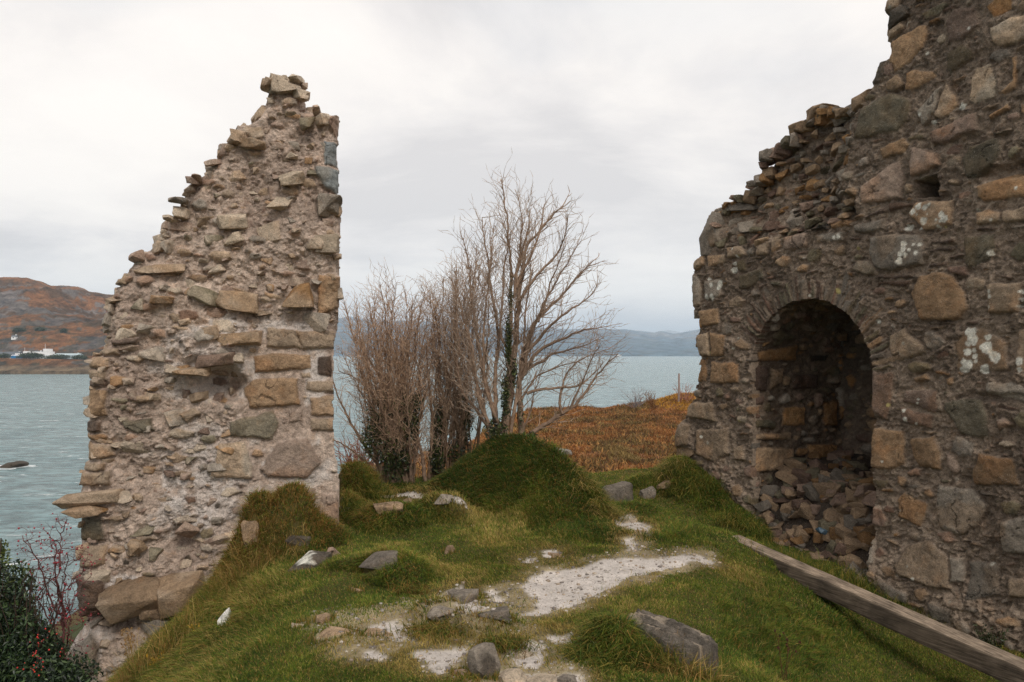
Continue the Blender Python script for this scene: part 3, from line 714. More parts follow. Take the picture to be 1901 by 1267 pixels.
ft = PR.poly([(1240, 700), (1240, 1300), (1700, 1700), (2600, 1900), (2600, 1420), (1901, 1130), (1700, 1040), (1560, 1000), (1380, 1000), (1320, 900), (1300, 800)])
base = base + .10 * sstep(-.15, .3, sdf(ft, Rr.wU, Rr.wV))             # foundation batters outwards
Rr.H = Rr.H + base; Rr.base = base
A_ = lambda p: PR.poly(zoom(1601, 0, 4.2233, p)); B_ = lambda p: PR.poly(zoom(1601, 300, 4.2233, p)); C_ = lambda p: PR.poly(zoom(1601, 600, 4.2233, p))
D_ = lambda p: PR.poly(zoom(1601, 900, 4.2233, p)); E_ = lambda p: PR.poly(zoom(1251, 400, 3.1675, p)); F_ = lambda p: PR.poly(zoom(1251, 750, 3.1675, p))
SR = [(A_, [
    ([(195, 355), (440, 205), (500, 205), (515, 270), (480, 380), (390, 490), (260, 565), (205, 480)], ORG * .95), ([(178, 240), (320, 165), (335, 220), (230, 310), (180, 335)], TAN),
    ([(60, 610), (125, 470), (185, 450), (195, 560), (150, 660), (65, 670)], DRK), ([(345, 580), (400, 545), (570, 560), (585, 610), (430, 690), (340, 715)], ORG * .9),
    ([(660, 420), (780, 360), (870, 390), (880, 450), (690, 590), (665, 560)], OLV * .65), ([(850, 640), (880, 540), (1000, 490), (1060, 640), (1045, 770), (880, 820), (840, 780)], LGT * .85),
    ([(1060, 740), (1170, 640), (1180, 460), (1215, 440), (1215, 700), (1150, 740)], ORG), ([(605, 940), (560, 900), (660, 650), (735, 740), (740, 830), (690, 900)], TAN * 1.05), ([(430, 880), (590, 690), (630, 660), (570, 880), (480, 990)], GRY * 1.05),
    ([(0, 850), (240, 720), (380, 780), (370, 920), (300, 1030), (60, 1080), (-60, 1090)], OLV * .8), ([(530, 1040), (880, 880), (910, 1030), (620, 1140), (540, 1130)], RED * 1.25),
    ([(990, 910), (1160, 820), (1160, 870), (1000, 950)], ORG * .9), ([(650, 180), (720, 70), (880, 60), (940, 200), (800, 330), (680, 340)], RED * .8), ([(1010, 230), (1150, 150), (1400, 90), (1380, 280), (1100, 370), (1030, 330)], LGT * .8),
    ([(140, 1170), (330, 1080), (385, 1130), (330, 1200), (170, 1255)], ORG * .9), ([(780, 1267), (840, 1150), (1080, 1075), (1110, 1180), (1050, 1300), (960, 1390), (830, 1410)], OLV * .6),
    ([(160, 80), (210, -40), (320, -30), (290, 60), (165, 110)], TAN), ([(200, 150), (380, 60), (340, 130), (240, 185)], DRK * .8), ([(400, -100), (560, -130), (600, -20), (420, 20)], TAN), ([(640, -160), (820, -200), (860, -40), (680, 0)], GRY)]),
    (B_, [
    ([(0, 200), (230, 20), (300, 0), (325, 100), (310, 290), (130, 325), (0, 330)], PNK), ([(370, 30), (400, -120), (600, -60), (630, 30), (440, 110), (375, 120)], PNK * .85), ([(325, 170), (385, 180), (380, 240), (325, 260)], TAN),
    ([(890, 200), (1150, 100), (1350, 75), (1350, 280), (960, 310), (910, 280)], ORG), ([(410, 310), (720, 310), (710, 500), (480, 540), (360, 420)], TAN * .95),
    ([(60, 590), (450, 560), (480, 600), (480, 810), (180, 870), (100, 830), (60, 700)], GRY * .62), ([(890, 410), (1000, 370), (1090, 400), (1090, 480), (900, 510)], TAN), ([(1100, 400), (1350, 330), (1350, 450), (1110, 490)], TAN),
    ([(800, 590), (1040, 560), (1050, 700), (1000, 770), (830, 840), (790, 800)], OLV * .8), ([(390, 1030), (460, 890), (600, 860), (720, 900), (800, 1020), (830, 1150), (790, 1245), (460, 1245)], ORG * .72),
    ([(970, 960), (1260, 940), (1230, 1190), (980, 1200)], TAN * .75), ([(20, 440), (180, 360), (190, 410), (40, 450)], RED * .5), ([(200, 330), (390, 310), (390, 350), (210, 400)], RED * .5),
    ([(540, 620), (730, 600), (730, 640), (540, 650)], RED * .5), ([(530, 690), (720, 660), (710, 700), (530, 720)], RED * .45), ([(520, 800), (680, 790), (660, 830), (520, 835)], RED * .5), ([(120, 950), (400, 920), (360, 980), (110, 980)], RED * .45),
    ([(110, 900), (400, 880), (400, 910), (120, 930)], RED * .6)]),
    (C_, [
    ([(215, 100), (340, 30), (400, 110), (520, 190), (510, 240), (250, 300), (215, 200)], TAN * .75), ([(730, 150), (830, 30), (960, 30), (1120, 160), (1140, 370), (740, 370)], TAN * .6), ([(1210, 60), (1400, -20), (1400, 370), (1190, 370)], TAN * .8),
    ([(80, 380), (250, 390), (240, 600), (200, 770), (80, 700)], RED), ([(350, 520), (580, 520), (590, 690), (560, 710), (330, 620)], RED * .95), ([(300, 655), (560, 728), (540, 820), (300, 780)], RED * .95),
    ([(640, 620), (800, 590), (930, 600), (990, 740), (990, 900), (780, 880), (640, 680)], OLV * .75), ([(90, 820), (330, 850), (335, 1100), (240, 1150), (85, 1140)], ORG * .75), ([(370, 910), (560, 880), (620, 1020), (610, 1150), (440, 1130), (390, 1060)], ORG * .65),
    ([(650, 1020), (720, 1040), (770, 1130), (740, 1200), (660, 1130)], PNK * .9), ([(960, 560), (990, 450), (1230, 480), (1400, 560), (1400, 660)], GRY), ([(1040, 760), (1120, 740), (1180, 800), (1070, 840)], PNK * .8),
    ([(860, 1190), (920, 1010), (1180, 1070), (1240, 1267), (870, 1267)], ORG * .55), ([(400, 420), (500, 395), (530, 450), (410, 460)], ORG * .7), ([(640, 430), (710, 420), (710, 480), (660, 490)], ORG * .7)]),
    (D_, [
    ([(275, 110), (330, 60), (510, 160), (470, 335), (280, 260)], ORG * .85), ([(570, 190), (600, 0), (870, 30), (975, 170), (900, 320), (750, 400), (610, 340)], GRY * .8), ([(290, 620), (350, 470), (530, 430), (670, 560), (740, 830), (560, 790), (330, 700)], TAN * .62),
    ([(680, 560), (810, 570), (820, 760), (720, 780)], GRY * .85), ([(1080, 280), (1420, 240), (1420, 560), (1100, 540)], GRY * .75), ([(1140, 740), (1400, 750), (1400, 900), (1150, 880)], TAN * .7), ([(-150, 330), (-20, 230), (90, 420), (130, 600), (40, 650), (-130, 560)], GRY * .85),
    ([(140, 760), (200, 720), (420, 850), (400, 930), (200, 860)], GRY * .6), ([(840, 600), (1060, 620), (1080, 860), (850, 900)], GRY * .55), ([(560, 900), (760, 960), (760, 1080), (600, 1040)], GRY * .5)]),
    (E_, [
    ([(140, 180), (200, 0), (250, 0), (280, 150), (200, 200)], GRY * .85), ([(105, 270), (180, 225), (190, 290), (110, 320)], TAN), ([(200, 240), (310, 230), (310, 280), (210, 300)], TAN), ([(95, 400), (110, 340), (150, 360), (170, 430), (160, 530), (110, 545)], GRY),
    ([(180, 380), (285, 375), (285, 480), (180, 500)], GRY * .9), ([(320, 190), (400, 180), (440, 240), (330, 260)], TAN * .85), ([(330, 500), (380, 470), (420, 500), (400, 540), (330, 540)], TAN * .85), ([(155, 560), (265, 545), (275, 640), (165, 655)], ORG * .85),
    ([(120, 710), (215, 685), (225, 830), (145, 830)], TAN), ([(220, 690), (310, 700), (310, 825), (225, 830)], ORG * .9), ([(145, 840), (195, 850), (200, 975), (145, 980)], ORG * .8), ([(225, 860), (390, 870), (395, 985), (220, 990)], ORG * .85),
    ([(80, 1110), (130, 1100), (240, 1100), (245, 1215), (100, 1190)], TAN * .8), ([(390, 350), (520, 310), (530, 370), (430, 440), (390, 430)], OLV * .65), ([(490, 180), (570, 150), (560, 230), (490, 240)], TAN * .8), ([(575, 130), (625, 105), (640, 190), (580, 220)], TAN * .9),
    ([(650, 120), (800, 95), (800, 185), (650, 205)], PNK * .8), ([(810, 60), (905, 35), (910, 80), (815, 95)], DRK * .35), ([(920, 40), (1045, 20), (1045, 65), (930, 75)], ORG * .8), ([(835, 110), (1000, 90), (1000, 150), (840, 160)], GRY * .8),
    ([(1060, 60), (1240, 20), (1250, 90), (1070, 100)], GRY * .6), ([(340, 1010), (400, 1005), (400, 1040), (345, 1040)], TAN * .8), ([(95, 1035), (160, 1020), (165, 1075), (100, 1070)], GRY * .8)]),
    (F_, [
    ([(30, 150), (60, 90), (110, 120), (120, 240), (60, 260), (30, 220)], TAN * .6), ([(145, 150), (320, 140), (320, 290), (250, 350), (150, 300)], TAN * .68), ([(345, 260), (400, 240), (410, 330), (350, 330)], TAN * .7)])]
for Z, lst in SR:
    for pts, c in lst:
        c = c * .66 + np.array([1.12, 1.0, .86]) * float(np.mean(c)) * .34
        Rr.stone(Z(pts), random.uniform(.026, .055), c, bevel=.012, facet=.05, rough=.006, strata=.002 if random.random() < .5 else 0)
# arch ring of thin radial slabs
apx = nR[7]; cxa = (PR.uv(1397, 690)[0] + PR.uv(1622, 690)[0]) / 2; cza = PR.uv(1508, 690)[1] - .12
arc = nR[3:13]; 
al = np.concatenate([[0], np.cumsum(np.linalg.norm(np.diff(arc, axis=0), axis=1))]); tpos = 0.0
while tpos < al[-1]:
    w = random.uniform(.016, .06)
    p0 = np.array([np.interp(tpos, al, arc[:, 0]), np.interp(tpos, al, arc[:, 1])]); p1 = np.array([np.interp(tpos + w, al, arc[:, 0]), np.interp(tpos + w, al, arc[:, 1])])
    c0 = np.array([cxa, cza]); d0 = (p0 - c0) / np.linalg.norm(p0 - c0); d1 = (p1 - c0) / np.linalg.norm(p1 - c0); ln = random.uniform(.14, .34)
    Rr.stone([p0 - d0 * .02, p1 - d1 * .02, p1 + d1 * ln, p0 + d0 * (ln + random.uniform(-.04, .04))], random.uniform(-.012, .03), random.choice([TAN, GRY, RED, RED, OLV]) * random.uniform(.5, .78), bevel=.006, facet=.1, rough=.01, crack=False)
    tpos += w + random.uniform(.006, .016)
palR = [TAN * .8, TAN * .65, GRY * .7, OLV * .7, RED * .7, ORG * .65, PNK * .7, GRY * .85]
inC = lambda u, v: float(sdf(core, np.array([[u]]), np.array([[v]]))[0, 0]) > 0
Rr.fill(260, (.10, .26), (.9, 1.8), palR, (.015, .04), region=lambda u, v: (u > 3.9 or v > 3.2 or (v < .3 and u > 2.2)) and not inC(u, v), jit=.18)
Rr.fill(500, (.08, .18), (1.6, 3.5), palR, (.02, .08), region=inC, tsd=.2, facet=.3)
Rr.fill(1500, (.10, .26), (1.0, 2.4), [TAN * .78, GRY * .78, TAN * .9, RED * .85, OLV * .85, PNK * .75, LGT * .6], (.012, .035), region=lambda u, v: not inC(u, v), jit=.16)
Rr.fill(3400, (.05, .20), (2.5, 7.5), [c * .75 for c in palR] + [RED * .45], (.012, .040), jit=.12, tsd=.10, strata=.003)
Rr.fill(4200, (.015, .06), (1.0, 2.4), palR + [LGT * .9, LGT * .7], (.006, .022), tsd=.3)
Lc = {'B': (B_, [(450, 350, 24), (505, 365, 20), (540, 342, 12), (405, 395, 20), (368, 400, 12), (493, 468, 26), (360, 520, 24), (443, 518, 12), (605, 508, 15), (640, 420, 24), (660, 450, 26), (625, 468, 10), (595, 455, 10), (350, 650, 20), (350, 690, 22), (330, 730, 18),
                 (365, 735, 15), (320, 785, 26), (395, 700, 12), (428, 655, 11), (465, 653, 11), (440, 722, 13), (1010, 720, 22), (1010, 1020, 14), (1008, 1058, 14), (997, 1142, 14), (1255, 1020, 16), (1255, 1080, 15), (1240, 1135, 10), (1227, 213, 10), (1027, 463, 10), (120, 1255, 15)]),
      'C': (C_, [(840, 70, 32), (870, 130, 38), (880, 60, 20), (830, 165, 18), (828, 228, 25), (880, 215, 15), (885, 260, 18), (890, 300, 14), (800, 300, 20), (845, 310, 25), (820, 350, 34), (790, 365, 20), (990, 112, 24), (985, 195, 40), (940, 185, 14), (1040, 265, 38), (958, 360, 32),
                 (1225, 300, 28), (1230, 365, 18), (347, 757, 17), (335, 688, 12), (447, 600, 9), (440, 630, 9), (437, 788, 9), (180, 1085, 8)]),
      'D': (D_, [(457, 727, 13)]), 'A': (A_, [(770, 840, 24), (547, 955, 14), (860, 232, 10), (465, 905, 14)]),
      'E': (E_, [(950, 130, 10), (975, 125, 12), (230, 410, 12), (280, 400, 14), (275, 425, 12), (210, 375, 8), (200, 485, 18), (235, 485, 18), (360, 325, 18), (365, 285, 10), (115, 490, 10), (387, 242, 8), (362, 200, 7), (780, 85, 12)]),
      'F': (F_, [(1083, 805, 20), (175, 193, 9)])}
for Z, lst in Lc.values():
    for (x, y, r) in lst:
        p = Z([(x, y), (x, y + r)]); Rr.lichen(p[0][0], p[0][1], abs(p[0][1] - p[1][1]) * 1.05)
for _ in range(70):
    u, v = RNG.uniform(0, 5), RNG.uniform(-.6, 5); Rr.lichen(u, v, RNG.uniform(.006, .018), S(*[(190, 188, 180), (170, 160, 110), (150, 146, 138)][_ % 3]))
holeR = dN > 0
keepR = (dR > 0) & ~holeR
V, q, C, uu, vv = Rr.geo(PR.pos, keepR)
be = boundary(q)
midb = np.stack([(uu[be[:, 0]] + uu[be[:, 1]]) / 2, (vv[be[:, 0]] + vv[be[:, 1]]) / 2], 1)
isN = np.abs(sdf(nR, midb[:, 0], midb[:, 1])) < .05
backR = -PR.N
def ringR(dist, tz, seed):
    def f(P):
        Q = P + backR * dist; n = fbm3(P, 3.0, 3, seed)[:, None]
        Q[:, 2] = (Q[:, 2] + 1.3) * tz - 1.3
        return Q + np.array([0, 0, 1.]) * np.minimum(n, 0) * .15 * min(1, dist * 2) + PR.U * np.abs(n) * .05
    return f
def ringN(dist): return lambda P: P + backR * dist
nV0 = len(V)
V1, q1, C1 = skirt(V, q, C, be[~isN], [ringR(.04, 1, 1), ringR(.12, .998, 2), ringR(.28, .99, 3), ringR(.6, .97, 4), ringR(1.1, .95, 5), ringR(1.9, .92, 6), ringR(2.3, .3, 7)])
V2, q2, C2 = skirt(V, q[:0], C, be[isN], [ringN(.05), ringN(.12)])
geoR = [(V1, q1.ravel(), np.full(len(q1), 4), C1), (V2, q2.ravel(), np.full(len(q2), 4), C2)]
FR = np.stack([PR.U, backR, np.array([0, 0, 1.])], 1)
rng = np.random.default_rng(77)
# rubble in the broken core and along its rim
placed = []; cnt = 0
for _ in range(5000):
    u = rng.uniform(0, 2.3); v = rng.uniform(2.0, 5.0)
    if not inC(u, v) or float(sdf(oR, np.array([[u]]), np.array([[v]]))[0, 0]) < .03: continue
    w = rng.uniform(.08, .22); h = w / rng.uniform(1.2, 2.4)
    if any(abs(u - a) < (w + a2) * .42 and abs(v - b_) < (h + b2) * .6 for a, b_, a2, b2 in placed): continue
    placed.append((u, v, w, h)); j = int((v - Rr.v0) / Rr.step); i = int((u - Rr.u0) / Rr.step)
    c = PR.pos(np.array(u), np.array(v), np.array(Rr.base[j, i] + rng.uniform(-.04, .03)))
    geoR.append(stone_geo(LIB, int(rng.integers(999)), c, (w, rng.uniform(.12, .24), h), FR, palR[rng.integers(len(palR))] * rng.uniform(1.0, 1.45), (rng.normal(.1, .16), rng.normal(-.15, .2), rng.normal(0, .4))))
    cnt += 1
    if cnt > 190: break
ring = list(zip(oR, np.roll(oR, -1, 0)))
for a, b_ in ring:
    ln = np.linalg.norm(b_ - a); mv = (a[1] + b_[1]) / 2; mu = (a[0] + b_[0]) / 2
    if mv < .1 or mu > 4.5 or mv > 6.4: continue
    in_core = inC(mu + .05, mv - .08)
    for t in np.arange(0, 1, .09 / max(ln, .09)):
        p = a + (b_ - a) * t; w = rng.uniform(.10, .20) * (1 if in_core else 1.1); h = w / (rng.uniform(1.0, 1.6) if in_core else rng.uniform(1.0, 1.8))
        c = PR.pos(np.array(p[0] + w * .55), np.array(p[1] - h * .6), np.array(-rng.uniform(.10, .2) if in_core else -rng.uniform(.08, .14)))
        geoR.append(stone_geo(LIB, int(rng.integers(999)), c, (w, .22, h), FR, palR[rng.integers(len(palR))] * rng.uniform(.9, 1.4), (rng.normal(0, .12), rng.normal(0, .2), rng.normal(0, .3))))
ruinR = thing("ruined_wall", "high brown rubble castle wall with an arched recess, stepping up to the right edge", "ruin", (3.4, 8.0, -.5))
part("masonry", join(*geoR), M_wallR, ruinR)
# niche lining: swept along the opening's edge
per = nR[:]; pl_ = np.concatenate([[0], np.cumsum(np.linalg.norm(np.diff(per, axis=0), axis=1))])
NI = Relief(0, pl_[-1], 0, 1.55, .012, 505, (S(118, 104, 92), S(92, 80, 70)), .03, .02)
NI.base = .03 * fbm(NI.U, NI.V, 4, 3, 511); NI.H += NI.base
def rev_uv(px, py):
    """photo pixel -> (perimeter length, depth) on the left jamb"""
    O = PR.pos(np.array(nR[1][0]), np.array(0.), np.array(0.)); n = PR.U; r = ray(px, py); C0 = np.array([0, 0, EYE])
    t = ((O - C0) @ n) / (r @ n); P = C0 + r * t
    return (P[2] - nR[0][1], (P - O) @ backR)
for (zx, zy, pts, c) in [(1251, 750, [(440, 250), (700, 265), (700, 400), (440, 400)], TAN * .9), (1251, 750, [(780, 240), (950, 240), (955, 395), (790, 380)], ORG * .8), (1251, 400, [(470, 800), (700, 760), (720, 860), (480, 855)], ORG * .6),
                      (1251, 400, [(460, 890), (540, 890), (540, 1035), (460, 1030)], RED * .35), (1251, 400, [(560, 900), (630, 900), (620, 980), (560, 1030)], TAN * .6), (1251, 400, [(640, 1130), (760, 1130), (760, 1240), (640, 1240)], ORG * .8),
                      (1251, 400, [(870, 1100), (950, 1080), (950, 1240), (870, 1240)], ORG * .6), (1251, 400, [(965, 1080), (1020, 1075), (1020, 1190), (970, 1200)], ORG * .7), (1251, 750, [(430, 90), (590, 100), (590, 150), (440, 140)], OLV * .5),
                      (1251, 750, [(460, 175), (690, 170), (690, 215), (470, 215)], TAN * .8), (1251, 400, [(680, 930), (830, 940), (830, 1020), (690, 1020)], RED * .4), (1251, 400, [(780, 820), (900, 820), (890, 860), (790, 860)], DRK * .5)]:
    NI.stone([rev_uv(*p) for p in zoom(zx, zy, 3.1675, pts)], random.uniform(.03, .06), c, facet=.08)
jl = pl_[2]
NI.fill(900, (.10, .24), (.7, 2.2), palR, (.02, .06), jit=.15, tilt=math.pi / 2, tsd=.1)
NI.fill(2600, (.03, .10), (.3, .8), palR, (.01, .03), tsd=.2)
def posN(U, Vd, H):
    pu = np.interp(U, pl_, per[:, 0]); pv = np.interp(U, pl_, per[:, 1]); e = .02
    du = np.interp(U + e, pl_, per[:, 0]) - np.interp(U - e, pl_, per[:, 0]); dv = np.interp(U + e, pl_, per[:, 1]) - np.interp(U - e, pl_, per[:, 1])
    ln = np.hypot(du, dv) + 1e-9; nx, nz = dv / ln, -du / ln          # pointing into the opening
    H = H * sstep(0, .06, Vd) - .02
    return PR.O + (pu + nx * H)[..., None] * PR.U + np.stack([0 * pu, 0 * pu, pv + nz * H], -1) + (Vd + .03)[..., None] * backR
V, q, C, _, _ = NI.geo(posN, np.ones(NI.U.shape, bool))
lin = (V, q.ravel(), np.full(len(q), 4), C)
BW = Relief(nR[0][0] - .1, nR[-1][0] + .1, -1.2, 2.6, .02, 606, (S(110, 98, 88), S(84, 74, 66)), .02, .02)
BW.base = .02 * fbm(BW.U, BW.V, 4, 3, 611); BW.H += BW.base
BW.fill(300, (.12, .3), (1.0, 2.2), palR, (.03, .07)); BW.fill(700, (.04, .12), (1.2, 4), palR, (.02, .04))
V, q, C, _, _ = BW.geo(lambda U, V, H: PR.pos(U, V, H) + backR * 1.5, np.ones(BW.U.shape, bool))
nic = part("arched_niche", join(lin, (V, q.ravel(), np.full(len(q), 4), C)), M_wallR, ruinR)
def big_R(px, py, w, h, proj, col, rot=0, k=0, dp=.3):
    u, v = PR.uv(px, py); P = PR.pos(np.array(u), np.array(v), np.array(0.)); s_ = P[1] / F
    part("projecting_stone", stone_geo(LIB, k, P - PR.N * (-proj), (w * s_ * 1.3, dp, h * s_), FR, col, (.05, -R(rot), 0)), M_wallR, ruinR)
for a in [(1468, 234, 36, 22, -.2, TAN, 0, 3), (1503, 206, 40, 30, -.2, TAN * .85, 0, 5), (1660, 38, 52, 30, -.06, DRK, 18, 7), (1318, 432, 44, 80, -.08, GRY * .75, 0, 9, .3), (1545, 208, 46, 16, -.16, TAN * .8, 0, 11), (1352, 382, 60, 16, -.2, GRY * .6, -6, 13),
          (1600, 185, 46, 26, -.12, TAN * .75, 10, 15), (1280, 822, 40, 74, -.06, TAN * .55, 0, 17, .4)]:
    big_R(*a)

# ================================================================== loose stones of the heap inside the niche
heap = []; rng = np.random.default_rng(31)
def nw(u, dep, z): return PR.O + PR.U * u + backR * dep + np.array([0, 0, z])
u0n, u1n = nR[0][0], nR[-1][0]
hs = S(118, 98, 80)
V_, F_c = None, None
hg = []
hu = np.linspace(u0n - .02, u1n + .02, 40); hd = np.linspace(-.1, 1.55, 40); HU, HD = np.meshgrid(hu, hd)
def heap_z(u, d): return -.62 + .74 * sstep(-.14, .50, d) + .10 * np.clip(d, 0, 2) + .06 * fbm(u, d, 4, 3, 5) + .14 * (u1n - u)
HZ = heap_z(HU, HD); P = PR.O + HU[..., None] * PR.U + HD[..., None] * backR + np.stack([0 * HU, 0 * HU, HZ], -1)
q = grid_faces(40, 40)
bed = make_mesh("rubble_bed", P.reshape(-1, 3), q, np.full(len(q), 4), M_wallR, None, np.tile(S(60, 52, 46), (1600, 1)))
tag(bed, "sloping bed of earth and crushed mortar at the bottom of the arched recess", "rubble")
protoN = []
for k in range(10):
    g = stone_geo(LIB, k * 2 + 1, np.zeros(3), (1, 1, 1), np.eye(3), [TAN, RED, TAN * .8, OLV, TAN * .9, ORG * .8, PNK * .8, GRY * .7, RED * .8, TAN * .7][k] * .85)
    me = make_mesh("fallen_stone", *g[:3], M_wallR, None, g[3]).data; protoN.append(me)
    bpy.data.objects.remove(bpy.data.objects[-1] if False else [o for o in bpy.data.objects if o.data == me][0])
lab_h = "small angular broken stone in the heap filling the foot of the arched recess"
for k in range(290):
    u = rng.uniform(u0n + .02, u1n - .03); d = -.14 + 1.5 * rng.random() ** 1.7 if k % 3 else rng.uniform(-.12, .42); s_ = rng.uniform(.12, .32) if d < .7 else rng.uniform(.1, .2)
    p = nw(u, d, float(heap_z(np.array(u), np.array(d))) + s_ * .08)
    o = bpy.data.objects.new("fallen_stone", protoN[int(rng.integers(10))]); sc.collection.objects.link(o)
    o.location = p; o.rotation_euler = (rng.normal(0, .25), rng.normal(0, .25), rng.uniform(0, 6.28)); o.scale = (s_, s_ * rng.uniform(.6, .9), s_ * rng.uniform(.3, .62))
    tag(o, lab_h, "stone", "fallen stones heaped in the arched recess")

gq = stone_geo(LIBR, 3, np.zeros(3), (.13, .08, .06), np.eye(3), S(58, 78, 92)); o = make_mesh("plastic_scrap", *gq[:3], M_paint0, None, gq[3])
o.location = nw((PR.uv(1545, 995))[0], -.16, 1.7 - (990 - HY) / F * 8.0); o.rotation_euler = (.2, .3, .5); tag(o, "crumpled blue scrap lying on the stones at the arched recess's foot", "litter")
# ================================================================== timber beam
def beam():
    a = np.array([2.06, 7.62, -.06]); b_ = np.array([3.62, 4.73, -.44])
    d = (b_ - a); Ln = np.linalg.norm(d); d /= Ln; side = np.cross(d, [0, 0, 1]); side /= np.linalg.norm(side); up = np.cross(side, d)
    if side[0] < 0: side = -side
    n = 160; W, Hh = .165, .155; prof = []
    m_ = 9
    for i in range(m_): prof.append((i / (m_ - 1), 0, 0))
    for i in range(1, m_): prof.append((1, -i / (m_ - 1), 1))
    for i in range(1, m_): prof.append((1 - i / (m_ - 1), -1, 2))
    for i in range(1, m_ - 1): prof.append((0, -1 + i / (m_ - 1), 3))
    prof = np.array(prof); K = len(prof)
    t = np.linspace(0, Ln, n)
    Vv, Cc = [], []
    for ti in t:
        x = (prof[:, 0] * W); z = (prof[:, 1] * Hh)
        ed = np.minimum.reduce([np.hypot(x - a0, z - b0) for a0, b0 in ((0, 0), (W, 0), (0, -Hh), (W, -Hh))])
        nn = fbm(np.full(K, ti * .6), prof[:, 0] * 3 + prof[:, 1] * 3 + prof[:, 2] * 5, 5, 3, 9)
        rr = np.exp(-ed / .012) * .010
        cxx, czz = W / 2, -Hh / 2
        x = x + (cxx - x) * (rr * 4 + np.exp(-ed / .02) * .09 * np.clip(nn, 0, 1)); z = z + (czz - z) * (rr * 4) + .004 * nn
        P = a + d * ti + side * x[:, None] + up * z[:, None] * (1 if up[2] > 0 else -1)
        Vv.append(P)
    V = np.concatenate(Vv); qs = []
    for i in range(n - 1):
        for k in range(K): qs.append((i * K + k, i * K + (k + 1) % K, (i + 1) * K + (k + 1) % K, (i + 1) * K + k))
    loops = list(np.array(qs).ravel()); tot = [4] * len(qs)
    loops += list(range(K))[::-1] + [(n - 1) * K + k for k in range(K)]; tot += [K, K]
    C = np.tile(S(164, 150, 134), (len(V), 1)); C[np.tile(prof[:, 1] < -.02, n)] *= .48       # flank shade painted into the colour, together with damp staining
    return V, np.array(loops), np.array(tot), C, d
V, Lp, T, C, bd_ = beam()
m, nt, b = mat_new("weathered_timber")
ang = math.atan2(bd_[0], -bd_[1])
v = obj_vec(nt, (1, 1, 1), (0, 0, -ang)); mp = nt.nodes.new("ShaderNodeMapping"); mp.inputs['Scale'].default_value = (26, 1.6, 26); nt.links.new(v, mp.inputs[0])
gr = node_noise(nt, 2.2, 7, 0.7, mp.outputs[0], 0.6)
c = node_mix(nt, 'MULTIPLY', 1.0, attr_col(nt), node_ramp(nt, gr, [(0.30, (0.12, 0.11, 0.10)), (0.5, (0.62, 0.58, 0.54)), (0.72, (1.15, 1.1, 1.05))]))
c = node_mix(nt, 'MULTIPLY', 0.8, c, node_ramp(nt, node_noise(nt, 3.5, 4, 0.6, obj_vec(nt)), [(0.35, 0.4), (0.6, 1.15)]))
nt.links.new(c, b.inputs['Base Color']); b.inputs['Roughness'].default_value = 0.8; b.inputs['Specular IOR Level'].default_value = 0.25
node_bump(nt, b, [(gr, 0.6, 0.01)])
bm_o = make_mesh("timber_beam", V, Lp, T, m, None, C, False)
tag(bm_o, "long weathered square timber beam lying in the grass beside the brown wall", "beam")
for po in bm_o.data.polygons[-2:]: po.use_smooth = False

